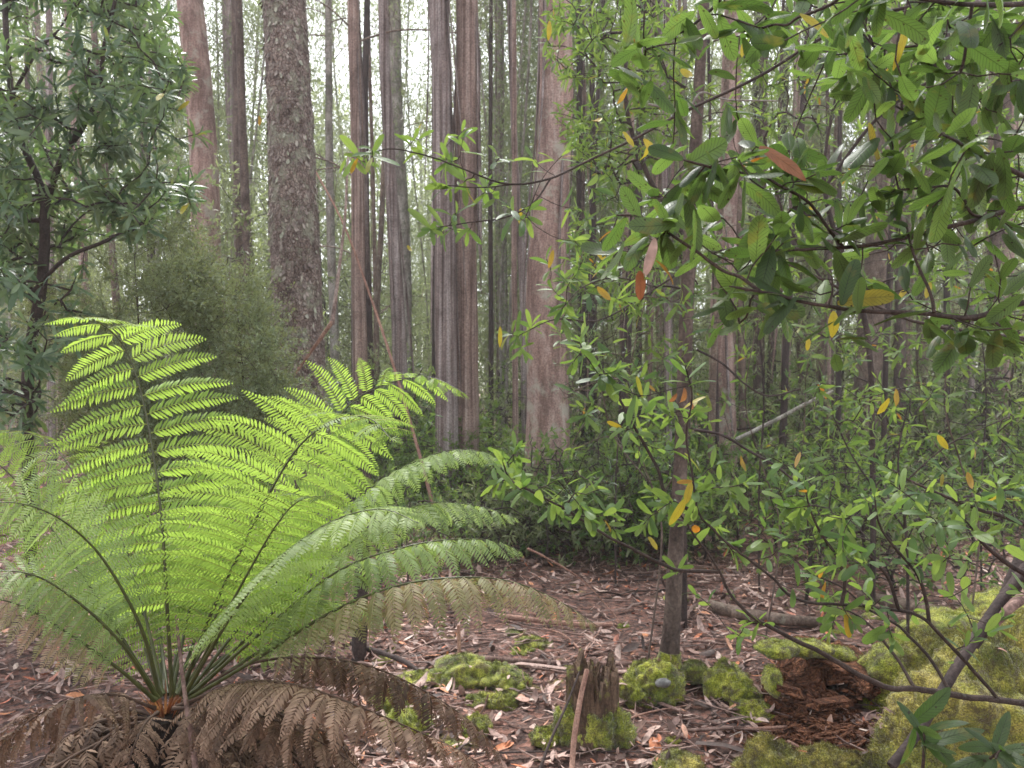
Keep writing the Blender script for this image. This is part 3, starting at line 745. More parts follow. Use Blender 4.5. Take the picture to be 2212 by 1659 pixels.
# ------------------------------------------------------------------ far trees, bushes: a few kinds, copied
def far_tree_proto(Hh=16.0, base=5.0, R=2.0, nl=10000, L=0.16, mat='gum_leaf', bark='pale_bark', droop=1.0, clumps=60):
    root = thing('slender_tree', '', 'tree')
    mb = MB(); g = Grow(rtip=0.006, power=0.42)
    zs = np.linspace(-0.1, Hh * 0.92, 14)
    ax = np.stack([np.sin(zs * 0.35 + Hh) * 0.3, np.cos(zs * 0.3) * 0.25, zs], -1)
    g.limb(ax)
    pts = []
    while len(pts) < clumps:
        z = rng.uniform(base, Hh); a = rng.random() * 6.28
        f = math.sin(math.pi * min(1, (z - base) / (Hh - base) * 0.85 + 0.15)) ** 0.6
        r = R * f * math.sqrt(rng.random())
        pts.append([math.cos(a) * r, math.sin(a) * r, z])
    tp, td = g.reach(pts, step=0.5, jit=0.12, sag=-0.1, updown=0.8)
    tm = MB(); g.build(tm, n=5, nbig=9, big=0.03)
    tm.obj('trunk', M[bark], root)
    k = rng.integers(0, len(tp), nl)
    o = tp[k] + rng.normal(size=(nl, 3)) * [0.30, 0.30, 0.42]
    d = rng.normal(size=(nl, 3)) * 0.6 + [0, 0, -droop]
    cl = rng.random(len(tp))
    leaves(mb, o, d, randdir(nl), rng.uniform(0.6, 1.2, nl) * L, L * rng.uniform(0.2, 0.34, nl), bend=0.5, ns=2, nw=0, shape='lance', rnd=np.clip(cl[k] * 0.75 + rng.random(nl) * 0.25, 0, 1))
    mb.obj('crown', M[mat], root)
    return root

def bush_proto(Hh=3.0, R=1.2, nl=4000, L=0.09, asp=0.32, mat='far_leaf', clumps=110, low=0.15):
    root = thing('bush', '', 'bush')
    g = Grow(rtip=0.004, power=0.42)
    g.limb([[0, 0, -0.05], [0.05, 0.02, Hh * 0.2], [0.0, 0.05, Hh * 0.45], [0.08, 0, Hh * 0.7]])
    pts = []
    while len(pts) < clumps:
        z = rng.uniform(low, 1.0); a = rng.random() * 6.28
        r = R * (0.4 + 0.6 * math.sin(math.pi * min(1, z))) * math.sqrt(rng.random())
        pts.append([math.cos(a) * r, math.sin(a) * r, z * Hh])
    tp, td = g.reach(pts, step=0.25, jit=0.14, sag=-0.05)
    tm = MB(); g.build(tm, n=4, nbig=6, big=0.015)
    tm.obj('stems', M['dark_bark'], root)
    mb = MB()
    q = rng.integers(0, len(tp), nl // 7)
    oo = tp[q] + rng.normal(size=(len(q), 3)) * 0.13
    dd = td[q] + rng.normal(size=(len(q), 3)) * 0.5 + [0, 0, 0.4]
    cl = rng.random(len(tp))
    c7 = 7
    idx = np.repeat(np.arange(len(q)), c7)
    d = nrm(nrm(dd)[idx] + rng.normal(size=(len(idx), 3)) * 0.75)
    d[:, 2] -= 0.15
    leaves(mb, oo[idx], d, [0, 0, 1.0] + rng.normal(size=(len(idx), 3)) * 0.6, rng.uniform(0.6, 1.2, len(idx)) * L, L * asp, bend=0.5, ns=2, nw=0, shape='ovate', rnd=np.clip(cl[q][idx] * 0.7 + rng.random(len(idx)) * 0.3, 0, 1))
    mb.obj('foliage', M[mat], root)
    return root

def scatter(protos, spots, lab, group):
    used = set()
    for (x, y, sc) in spots:
        k = random.randrange(len(protos)); pr = protos[k]
        loc = (x, y, float(gz(x, y)) - 0.02); rz = random.random() * 6.28
        if k in used: o = copy_tree(pr, loc, rz, sc)
        else:
            o = pr; used.add(k); o.location = loc; o.rotation_euler = (0, 0, rz); o.scale = (sc,) * 3
        px = CX + x / y * FX
        side = 'at the far left' if px < 430 else 'in the gap between the big left and centre trunks' if px < 1150 else 'right of the thick pink trunk' if px < 1650 else 'at the right behind the shrubs'
        o['label'] = lab + ' ' + side; o['group'] = group
    for k, pr in enumerate(protos):
        if k not in used:
            for ch in list(pr.children): bpy.data.objects.remove(ch)
            bpy.data.objects.remove(pr)

def px2x(x, d): return (x - CX) / FX * d

tp_ = [far_tree_proto(16, 3, 2.6, clumps=90), far_tree_proto(12, 1.5, 2.4, droop=0.7, clumps=90, mat='far_leaf'), far_tree_proto(19, 5, 3.0, nl=12000, clumps=100), far_tree_proto(9, 1.0, 2.4, nl=9000, L=0.15, mat='far_leaf', bark='dark_bark', clumps=90)]
spots = []
# sky shows between x 440 and 1150 (display px): fewer, farther trees there
for i in range(44):
    d = random.uniform(15, 42)
    side = random.random()
    if side < 0.24: x = random.uniform(-150, 420)
    elif side < 0.40: x = random.uniform(430, 1130)
    else: x = random.uniform(1140, 2400)
    sc = random.uniform(0.75, 1.25)
    if 430 < x < 1130:
        d = random.uniform(26, 46); sc = random.uniform(0.45, 0.85)
    spots.append((px2x(x, d), d, sc))
for i in range(26):
    d = random.uniform(13, 24); x = random.choice([random.uniform(1230, 2350), random.uniform(1230, 2350), random.uniform(-150, 380)])
    spots.append((px2x(x, d), d, random.uniform(0.75, 1.15)))
for i in range(26):
    d = random.uniform(17, 30); spots.append((px2x(random.uniform(430, 1160), d), d, random.uniform(0.32, 0.52) * d / 20))
for x, d, sc in ((455, 17, .9), (545, 15, .8), (560, 20, 1.0), (705, 17, .75), (745, 22, 1.0), (905, 19, .8), (1065, 16, .9), (1110, 14, .8), (1135, 18, 1.0), (560, 19, .95), (585, 24, 1.1), (735, 26, 0.9), (880, 30, 1.2), (1060, 15, .8), (1100, 20, 1.0), (1120, 13, .8), (1140, 17, .9), (420, 18, 1.0)):
    spots.append((px2x(x, d), d, sc))
scatter(tp_, spots, 'slender leafy gum tree far back', 'slender trees far back')

bp_ = [bush_proto(3.0, 1.2), bush_proto(4.2, 1.3, nl=5000), bush_proto(2.0, 1.1, nl=3000, L=0.07), bush_proto(3.4, 1.5, nl=5000, L=0.10, asp=0.25)]
spots = []
for i in range(105):
    d = 9 + 30 * random.random() ** 1.25
    x = random.uniform(-200, 2400)
    if 480 < x < 1300 and d < 9.5: continue
    sc = random.uniform(0.6, 1.35) * (1.0 if d < 14 else 1.35)
    if 430 < x < 1150: sc *= 0.8
    elif d < 18: sc *= 0.62
    spots.append((px2x(x, d), d, sc))
scatter(bp_, spots, 'leafy green undergrowth bush', 'undergrowth bushes in the background')

# far wood: one mass of foliage closing the view
def far_wood():
    mb = MB()
    n = 120000
    an = rng.uniform(-0.8, 0.8, n); dist = rng.uniform(40, 56, n)
    x = np.sin(an) * dist; y = np.cos(an) * dist
    top = 16 + 4 * fbm(np.stack([an * 14, an * 0, an * 0], -1), 3) + np.clip((np.abs(an + 0.18) - 0.2) * 90, 0, 17)
    z = rng.random(n) * top
    keep = fbm(np.stack([x * 0.5, y * 0.5, z * 0.5], -1), 3) > -0.12
    o = np.stack([x, y, z], -1)[keep]; n = len(o)
    leaves(mb, o, rng.normal(size=(n, 3)) + [0, 0, -0.7], randdir(n), rng.uniform(0.25, 0.65, n), rng.uniform(0.12, 0.28, n), bend=0.4, ns=2, nw=0, shape='ovate')
    for i in range(90):
        a = random.uniform(-0.8, 0.8); dd = random.uniform(38, 54)
        xx, yy = math.sin(a) * dd, math.cos(a) * dd
        tube(mb, [[xx, yy, -0.3], [xx + random.uniform(-.5, .5), yy, 8], [xx + random.uniform(-1, 1), yy, 17]], [0.18, 0.14, 0.07], n=5, mat=1)
    o = mb.obj('far_wood', [M['far_leaf'], M['pale_bark']])
    tag(o, 'distant wall of pale green forest closing the view behind the trunks', 'forest', kind='stuff')
far_wood()

# ------------------------------------------------------------------ tree fern
def frond(parent, name, pts, side, plen=0.26, droop=0.25, npin=22, start=0.3, mats=('fern', 'stipe'), r0=0.0058, sweep=0.3, sw3=0.4, npl=23, wf_=0.86, pr=0.66, curlup=0.0, srnd=0.4, tint=(0.0, 1.0), messy=0.0, base=None, wid=1.0):
    if mats[0] in ('fern_pale', 'fern_faded'): wf_, pr, wid, npl = 0.85, 0.7, 1.1, 19
    c = smooth(PP(pts), 10)
    L = np.concatenate([[0], np.cumsum(np.linalg.norm(np.diff(c, axis=0), axis=1))])
    tot = L[-1]
    s_ = np.linspace(0, 1, 60) * tot
    c = np.stack([np.interp(s_, L, c[:, k]) for k in range(3)], -1)
    T = nrm(np.gradient(c, axis=0))
    side = nrm(np.array(side, float))
    sb = MB()
    rad = r0 * np.interp(np.linspace(0, 1, 60), [0, 0.03, 0.3, 1], [1.5, 1.1, 0.8, 0.14])
    tube(sb, c, rad, n=6, rnd=srnd)
    gb = MB()
    O, D, NN, LL, WW, RR = [], [], [], [], [], []
    for k in range(npin):
        for sg in (-1, 1):
            sp = (k + 0.5 + 0.25 * sg) / npin
            sp = min(sp, 0.985)
            fr = start + (1 - start) * sp
            if messy and random.random() < messy * 0.4: continue
            i = fr * 59; i0 = int(i); b = c[i0] * (1 - (i - i0)) + c[min(i0 + 1, 59)] * (i - i0)
            t = T[i0]
            prof = math.sin(math.pi * min(1.0, 0.16 + 0.84 * sp ** 0.85)) ** 0.62
            ln = plen * max(prof, 0.10) * random.uniform(0.93, 1.05)
            sw = sweep + sw3 * sp ** 3 + random.gauss(0, 0.04 + messy * 0.3)
            sd = nrm(side - t * np.dot(side, t))
            d0 = nrm(sd * sg * math.cos(sw) + t * math.sin(sw) + np.array([0, 0, curlup]) + (rng.normal(size=3) * messy * 0.5))
            nb = nrm(np.cross(t, sd))
            if nb[2] < 0: nb = -nb
            m = max(6, int(npl * (0.35 + 0.65 * ln / plen)))
            tt = np.linspace(0.04, 1.0, m)
            dr = droop * random.uniform(0.8, 1.2)
            # pinna axis: starts along d0 then bends down
            ang = dr * 2.2 * tt
            hz = d0
            pp = np.zeros((m, 3)); tg = np.zeros((m, 3)); q = b.copy(); cur = d0.copy(); last = 0
            for a in range(m):
                st = (tt[a] - last) * ln; last = tt[a]
                cur = nrm(cur + np.array([0, 0, -1.0]) * dr * 2.2 * st / ln + (rng.normal(size=3) * messy * 0.35 if messy else 0))
                q = q + cur * st; pp[a] = q; tg[a] = cur
            tube(gb, np.vstack([b, pp]), np.linspace(0.0015, 0.0004, m + 1) * (1 if ln > 0.08 else 0.6), n=3, cap=False, rnd=0.6, mat=1)
            lat = nrm(np.cross(np.broadcast_to(nb, tg.shape), tg))
            nn = nrm(np.cross(tg, lat))
            spc = tot * (1 - start) / npin
            pl = min(spc * pr, 0.045) * wid * np.interp(tt, [0, 0.12, 0.6, 0.9, 1], [0.7, 1.0, 0.92, 0.4, 0.12]) * (0.45 + 0.55 * min(1, ln / plen * 1.3))
            tintv = random.uniform(*tint); tilt = random.uniform(-0.25, 0.55)
            for s2 in (-1, 1):
                O.append(pp + tg * 0.0 ); D.append(lat * s2 * 0.93 + tg * 0.62 - nn * (0.12 + tilt) + rng.normal(size=lat.shape) * (0.07 + messy * 0.4))
                NN.append(nn * np.ones_like(lat)); LL.append(pl * rng.uniform(0.86, 1.1, m)); WW.append(np.full(m, ln / m * wf_ * 1.12) * np.interp(tt, [0, .7, 1], [1, .95, .6])); RR.append(np.clip(tintv + rng.normal(size=m) * 0.1, 0, 1))
    cat = np.concatenate
    leaves(gb, cat(O), cat(D), cat(NN), cat(LL), cat(WW), bend=0.3 + messy, fold=0.1, rnd=cat(RR), ns=3, nw=0, shape='ovate')
    centre(sb, base); centre(gb, base)
    st = sb.obj(name, M[mats[1]], parent)
    gb.obj('leaflets', [M[mats[0]], M['costa'] if mats[0] == 'fern' else M[mats[0]]], st)

HD = 2.3
heart = P(358, 1512, HD)
fbase = np.array([heart[0], heart[1], float(gz(heart[0], heart[1]))])
fern = thing('tree_fern', 'bright green tree fern with spreading fronds over a skirt of dead brown fronds', 'tree fern', None, fbase)
# caudex
mb = MB()
zz = np.linspace(-0.05, heart[2] - 0.02, 40)
tube(mb, np.stack([heart[0] + zz * 0, heart[1] + zz * 0, fbase[2] + zz], -1), np.interp(zz, [0, heart[2] * 0.8, heart[2]], [0.10, 0.085, 0.05]), n=40, wob=0.35, wf=25, wr=4)
for i in range(260):     # stubs of old stipes and roots
    a = random.random() * 6.28; z = random.uniform(0.02, heart[2] - 0.03); r = 0.08
    p0 = np.array([heart[0] + math.cos(a) * r * 0.8, heart[1] + math.sin(a) * r * 0.8, fbase[2] + z])
    p1 = p0 + np.array([math.cos(a) * 0.05, math.sin(a) * 0.05, random.uniform(-0.08, 0.06)])
    tube(mb, [p0, (p0 + p1) / 2 + [0, 0, 0.01], p1], [0.007, 0.005, 0.002], n=4)
centre(mb, fbase); mb.obj('stem', M['caudex'], fern)
mb = MB()                # ruddy scales in the heart
for i in range(60):
    a = random.random() * 6.28; r = random.uniform(0, 0.035)
    p0 = heart + np.array([math.cos(a) * r, math.sin(a) * r, -0.05])
    leaves(mb, [p0], [[math.cos(a) * 0.5, math.sin(a) * 0.5, 1.0]], [[math.cos(a), math.sin(a), 0.0]], 0.09 * random.uniform(0.6, 1.2), 0.014, bend=-0.3, ns=3, nw=1, shape='lance')
centre(mb, fbase); mb.obj('heart_scales', M['dry_leaf'], fern)

def fr_(pts, side, **kw):
    base = kw.pop('nm', 'frond')
    frond(fern, base, pts, side, base=fbase, **kw)
X_, Y_, Z_ = np.eye(3)
# tall centre frond, facing the camera; tint puts its backlit brightness into the colour
fr_([(372, 1505, 2.28), (362, 1330, 2.26), (350, 1130, 2.27), (328, 960, 2.30), (300, 830, 2.33), (265, 745, 2.32), (210, 695, 2.22), (150, 684, 2.08)], (1, 0.10, 0.0), plen=0.30, droop=0.26, npin=18, start=0.2, sweep=0.0, sw3=0.12, curlup=0.16, tint=(0.7, 1.0), srnd=0.3, npl=27, pr=0.68, wf_=0.88)
# right upright frond; lower tint puts its shadow tone into the colour
fr_([(392, 1500, 2.26), (450, 1340, 2.2), (520, 1190, 2.15), (585, 1060, 2.12), (650, 960, 2.1), (730, 905, 2.05), (800, 905, 1.95), (850, 955, 1.86)], (1, 0.25, 0.0), plen=0.27, droop=0.3, npin=19, start=0.25, sweep=0.12, sw3=0.3, curlup=0.12, pr=0.66, npl=26, wf_=0.88, tint=(0.1, 0.8), srnd=0.1)
fr_([(398, 1500, 2.35), (500, 1310, 2.5), (600, 1130, 2.6), (680, 980, 2.65), (760, 870, 2.7), (850, 825, 2.7), (930, 815, 2.65), (1005, 850, 2.55)], (0.7, 0.7, -0.25), plen=0.26, droop=0.3, npin=20, start=0.3, tint=(0.5, 1.0))
fr_([(404, 1502, 2.32), (520, 1350, 2.35), (650, 1200, 2.4), (760, 1090, 2.42), (860, 1015, 2.45), (960, 975, 2.45), (1040, 975, 2.42), (1092, 1000, 2.4)], (0.15, 0.9, -0.1), plen=0.2, droop=0.5, npin=20, start=0.3, mats=('fern_pale', 'stipe'), tint=(0.4, 1.0))
fr_([(406, 1505, 2.3), (540, 1370, 2.3), (680, 1240, 2.35), (800, 1140, 2.4), (910, 1090, 2.45), (1020, 1090, 2.45), (1120, 1120, 2.4)], (0.15, 0.9, -0.1), plen=0.21, droop=0.5, npin=19, start=0.3, mats=('fern_pale', 'stipe'), tint=(0.3, 0.9))
fr_([(408, 1505, 2.25), (560, 1370, 2.15), (720, 1240, 2.1), (860, 1185, 2.1), (980, 1165, 2.15), (1075, 1170, 2.2), (1130, 1195, 2.2)], (0.0, 1.0, -0.15), plen=0.2, droop=0.6, npin=19, start=0.32, mats=('fern_pale', 'stipe'), tint=(0.0, 0.7))
fr_([(405, 1512, 2.2), (560, 1420, 2.05), (720, 1320, 1.98), (860, 1265, 1.95), (1000, 1247, 1.95), (1110, 1258, 1.98), (1210, 1300, 2.0), (1290, 1352, 2.02)], (0.0, 1.0, -0.25), plen=0.2, droop=0.75, npin=20, start=0.34, mats=('fern_faded', 'stipe'), tint=(0.1, 0.75))
fr_([(400, 1500, 2.2), (500, 1330, 2.0), (600, 1210, 1.88), (710, 1130, 1.78), (820, 1100, 1.7), (905, 1130, 1.63)], (0.35, 0.85, 0.1), plen=0.2, droop=0.3, npin=19, start=0.25, mats=('fern_pale', 'stipe'), tint=(0.4, 1.0))
fr_([(398, 1506, 2.24), (470, 1360, 2.1), (540, 1230, 2.05), (600, 1130, 2.0), (650, 1080, 1.95), (720, 1070, 1.88)], (0.9, 0.3, -0.1), plen=0.22, droop=0.25, npin=22, start=0.3, tint=(0.0, 0.5))
# left fronds
fr_([(345, 1505, 2.24), (310, 1370, 2.2), (250, 1250, 2.15), (190, 1170, 2.1), (110, 1110, 2.0), (20, 1085, 1.92), (-70, 1100, 1.85)], (0.35, 0.9, 0.15), plen=0.15, droop=0.22, npin=19, start=0.3, mats=('fern_pale', 'stipe'), tint=(0.3, 1.0))
fr_([(340, 1508, 2.22), (270, 1400, 2.12), (180, 1310, 2.05), (80, 1245, 1.98), (-20, 1235, 1.92), (-110, 1270, 1.86)], (0.15, 0.95, 0.0), plen=0.14, droop=0.25, npin=18, start=0.3, mats=('fern_pale', 'stipe'), tint=(0.0, 0.8))
fr_([(335, 1512, 2.2), (250, 1440, 2.1), (150, 1370, 2.02), (50, 1310, 1.95), (-50, 1290, 1.9), (-130, 1310, 1.86)], (0.2, 0.95, 0.0), plen=0.12, droop=0.3, npin=18, start=0.3, mats=('fern_faded', 'stipe'), tint=(0.3, 1.0))
fr_([(345, 1500, 2.34), (290, 1330, 2.5), (230, 1180, 2.62), (180, 1060, 2.72), (120, 970, 2.8), (40, 930, 2.85), (-60, 945, 2.85)], (0.6, 0.75, -0.15), plen=0.22, droop=0.4, npin=19, start=0.3, tint=(0.2, 0.8))
fr_([(338, 1500, 2.28), (240, 1340, 2.25), (150, 1200, 2.25), (60, 1070, 2.25), (-10, 1000, 2.2), (-90, 990, 2.15)], (0.5, 0.85, 0.1), plen=0.17, droop=0.25, npin=19, start=0.3, tint=(0.3, 0.9))
fr_([(350, 1500, 2.38), (310, 1330, 2.6), (270, 1170, 2.75), (240, 1050, 2.85), (225, 985, 2.85), (215, 950, 2.78)], (1, 0.1, 0), plen=0.25, droop=0.22, npin=19, start=0.3, tint=(0.4, 1.0), sweep=0.15)
fr_([(355, 1500, 2.4), (335, 1340, 2.65), (310, 1200, 2.85), (300, 1100, 2.95), (305, 1040, 2.95)], (1, -0.1, 0), plen=0.25, droop=0.2, npin=20, start=0.3, tint=(0.3, 0.9), sweep=0.15)
fr_([(368, 1500, 2.42), (390, 1350, 2.65), (410, 1200, 2.85), (440, 1080, 3.0), (470, 1010, 3.0), (505, 985, 2.95)], (1, -0.1, 0), plen=0.26, droop=0.2, npin=19, start=0.3, tint=(0.4, 1.0), sweep=0.15)
fr_([(378, 1500, 2.4), (430, 1360, 2.6), (490, 1230, 2.75), (560, 1110, 2.9), (640, 1030, 3.0), (720, 1010, 3.0), (800, 1050, 2.95)], (0.8, 0.5, 0), plen=0.25, droop=0.3, npin=19, start=0.3, tint=(0.3, 0.9))
fr_([(385, 1503, 2.38), (460, 1400, 2.5), (550, 1290, 2.65), (650, 1200, 2.8), (760, 1140, 2.9), (870, 1160, 2.9)], (0.5, 0.8, -0.1), plen=0.22, droop=0.4, npin=22, start=0.3, tint=(0.1, 0.7))
fr_([(362, 1500, 2.36), (350, 1400, 2.5), (345, 1300, 2.6), (360, 1210, 2.7), (400, 1150, 2.75)], (1, 0, 0), plen=0.22, droop=0.2, npin=20, start=0.22, tint=(0.5, 1.0), sweep=0.15)
fr_([(342, 1505, 2.33), (265, 1400, 2.45), (180, 1310, 2.55), (90, 1250, 2.6), (0, 1260, 2.6)], (0.4, 0.9, -0.1), plen=0.16, droop=0.4, npin=18, start=0.35, tint=(0.0, 0.5))
fr_([(410, 1508, 2.34), (540, 1420, 2.5), (660, 1350, 2.6), (770, 1310, 2.7), (860, 1340, 2.7)], (0.3, 0.9, -0.1), plen=0.17, droop=0.55, npin=20, start=0.3, mats=('fern_pale', 'stipe'), tint=(0.0, 0.5))
for (ax_, ay_, ex, ey, dd_, sd_) in ((352, 1500, 250, 1150, 2.5, (1, .2, 0)), (372, 1500, 470, 1130, 2.55, (1, -.2, 0)), (380, 1500, 610, 1220, 2.6, (.7, .6, 0)), (390, 1500, 700, 1300, 2.45, (.3, .9, -.1)), (385, 1500, 590, 1170, 2.5, (.9, .4, 0))):
    fr_([(ax_, ay_, 2.33), (ax_ * .7 + ex * .3, ay_ * .6 + ey * .4, 2.33 * .5 + dd_ * .5), (ax_ * .35 + ex * .65, ay_ * .22 + ey * .78, dd_), (ex, ey, dd_ + .05), (ex + (ex - ax_) * .35, ey + 25, dd_ + .05)], sd_, plen=0.22, droop=0.35, npin=19, start=0.25, tint=(0.3, 1.0), mats=(random.choice(['fern', 'fern_pale']), 'stipe'))
# dead fronds
dd = dict(nm='dead_frond', mats=('fern_dead', 'stipe_dead'), r0=0.005, wf_=1.1, pr=0.8, wid=1.15)
fr_([(385, 1525, 2.2), (520, 1475, 2.0), (640, 1480, 1.85), (760, 1520, 1.78), (880, 1570, 1.74), (990, 1620, 1.72), (1080, 1680, 1.72)], (0.0, 1, -0.4), plen=0.17, droop=0.8, npin=30, start=0.2, messy=0.10, tint=(0.4, 1.0), **dd)
fr_([(390, 1520, 2.3), (520, 1440, 2.35), (660, 1420, 2.35), (800, 1440, 2.35), (930, 1500, 2.3), (1030, 1570, 2.28), (1090, 1640, 2.25)], (0.0, 1, -0.4), plen=0.18, droop=0.9, npin=20, start=0.3, messy=0.08, tint=(0.0, 0.6), **dd)
fr_([(375, 1530, 2.2), (480, 1530, 2.05), (600, 1560, 1.95), (720, 1620, 1.9), (820, 1700, 1.88)], (0.1, 1, -0.4), plen=0.17, droop=0.8, npin=24, start=0.15, messy=0.15, tint=(0.2, 0.9), **dd)
fr_([(335, 1530, 2.2), (240, 1500, 2.1), (130, 1520, 2.0), (30, 1580, 1.95), (-60, 1650, 1.9)], (0.1, 1, -0.4), plen=0.17, droop=0.8, npin=24, start=0.15, messy=0.15, tint=(0.2, 0.9), **dd)
fr_([(340, 1540, 2.18), (315, 1560, 2.1), (290, 1610, 2.03), (270, 1680, 2.0), (262, 1740, 1.98)], (0.9, 0.2, 0), plen=0.09, droop=0.7, npin=20, start=0.15, messy=0.2, tint=(0.5, 1.0), **dd)
fr_([(400, 1560, 2.15), (425, 1600, 2.1), (440, 1660, 2.08), (445, 1740, 2.05)], (0.9, 0.2, 0), plen=0.07, droop=0.7, npin=16, start=0.15, messy=0.2, tint=(0.3, 1.0), **dd)
for i in range(36):
    a = rng.uniform(-math.pi, math.pi)
    if i < 14: a = rng.uniform(math.pi * 0.98, math.pi * 1.9) + (0 if i % 2 else math.pi * 0.6)
    dx, dy = math.cos(a), math.sin(a)
    if dy < 0 and abs(dx) < 0.5: continue
    ln = rng.uniform(0.5, 0.95); pts = []
    rise = rng.uniform(0.0, 0.12)
    for t in np.linspace(0, 1, 5):
        q = heart + np.array([dx * ln * t * (1 - 0.25 * t), dy * ln * t * (1 - 0.25 * t), -0.06 + rise * math.sin(math.pi * t) - (0.35 + 0.3 * rng.random()) * t ** 1.8 - (0.1 if i % 3 == 0 else 0)])
        q[2] = max(q[2], 0.06)
        dpt = max(q[1], 0.3)
        pts.append((q[0] / dpt * FX + CX, CY - (q[2] - CAMH) / dpt * FX, dpt))
    fr_(pts, (-dy, dx, -0.1), plen=0.15, droop=0.8, npin=18, start=0.15, messy=0.25, npl=16, tint=(0.0, 1.0), **dd)

def region(n, poly, d0, d1, clump=0.0):
    """random tips whose picture position is inside poly, at real depths between d0 and d1"""
    poly = np.array(poly, float); out = []
    lo, hi = poly.min(0), poly.max(0)
    while len(out) < n:
        x, y = rng.uniform(lo[0], hi[0]), rng.uniform(lo[1], hi[1])
        ins = False; j = len(poly) - 1
        for i in range(len(poly)):
            if (poly[i][1] > y) != (poly[j][1] > y) and x < (poly[j][0] - poly[i][0]) * (y - poly[i][1]) / (poly[j][1] - poly[i][1]) + poly[i][0]: ins = not ins
            j = i
        if not ins: continue
        d = rng.uniform(d0, d1); p = P(x, y, d)
        if clump and vnoise(p * 2.2) < clump * rng.random() - 0.25: continue
        out.append(p)
    return out

# ------------------------------------------------------------------ leafy shrubs with placed limbs
def interp_limb(pl, n=7):
    return smooth(PP(pl), n)

def limb_shrub(name, label, cat, limbs, tips, leafkw, root=None, twigmat='twig', rtip=0.0014, step=0.03, jit=0.1, sag=0.05, cnt=6, group=None, trunk=None, rlimb=(0.007, 0.002), lmat='near_leaf', per=1, alt=0.0):
    """each limb is a part with its twigs; its leaves are a sub-part. limbs: px polylines from the thick end (x,y,d); tips (x,y,d)"""
    L = [interp_limb(l) for l in limbs]
    base = np.array([L[0][0][0], L[0][0][1], float(gz(L[0][0][0], L[0][0][1]))]) if root is None else np.asarray(root, float)
    rt = thing(name, label, cat, group, base)
    if trunk is not None:
        mb = MB(); tube(mb, smooth(trunk[0], 10), np.linspace(trunk[1], trunk[2], len(smooth(trunk[0], 10))), n=12, wob=0.08, wf=12); centre(mb, base); mb.obj('trunk', M['dark_bark'], rt)
    T = PP(tips)
    own = [[] for _ in L]
    for q in T:
        ds = [np.min(np.linalg.norm(l - q, axis=1)) for l in L]
        own[int(np.argmin(ds))].append(q)
    for i, (l, tt) in enumerate(zip(L, own)):
        g = Grow(rtip=rtip, power=0.4)
        g.limb(l)
        tt = list(tt) + [l[-1] + (l[-1] - l[-3]) * 0.6]
        tp, td = g.reach(tt, step=step, jit=jit, sag=sag, updown=0.2)
        mb = MB()
        R = g.radii()
        lim = np.linspace(rlimb[0] * (1.0 if l[0][0] / l[0][1] > 0.66 or name == 'seedling' else 0.5), rlimb[1], len(l)) * (0.6 + 0.4 * min(1, len(l) / 30))
        R = np.minimum(R, rlimb[0] * 0.55); R[:len(l)] = lim
        for ids in g.paths:
            pts = np.array([g.p[k] for k in ids]); r = R[ids].copy()
            if ids is not g.paths[0]: r[0] = min(r[0], r[1] * 1.2)
            pts = pts + fbm(pts * 25, 2)[:, None] * 0.002
            tube(mb, pts, r, n=7, wob=0.15, wf=60)
        centre(mb, base)
        bo = mb.obj('branch', M[twigmat], rt)
        lb = MB()
        rosettes(lb, tp, td, cnt, **leafkw)
        if alt > 0:       # single leaves along the twigs behind each whorl
            n = int(len(tp) * alt); k = rng.integers(0, len(tp), n)
            o = tp[k] - td[k] * rng.uniform(0.01, 0.13, n)[:, None]
            d = td[k] * 0.6 + randdir(n) * 0.8 + [0, 0, -0.1]
            kw = dict(leafkw); LL = kw.pop('L') * rng.uniform(0.6, 1.0, n); asp = kw.pop('asp', .38)
            for z in ('spread', 'droop', 'backs', 'nj'): kw.pop(z, None)
            leaves(lb, o, d, rng.normal(size=(n, 3)) * 0.4 + [0, 0, 1.0], LL, LL * asp, bend=rng.uniform(0.1, 0.9, n), fold=0.15, **kw)
        if lb.n:
            centre(lb, base); lb.obj('leaves', M[lmat], bo)
    return rt

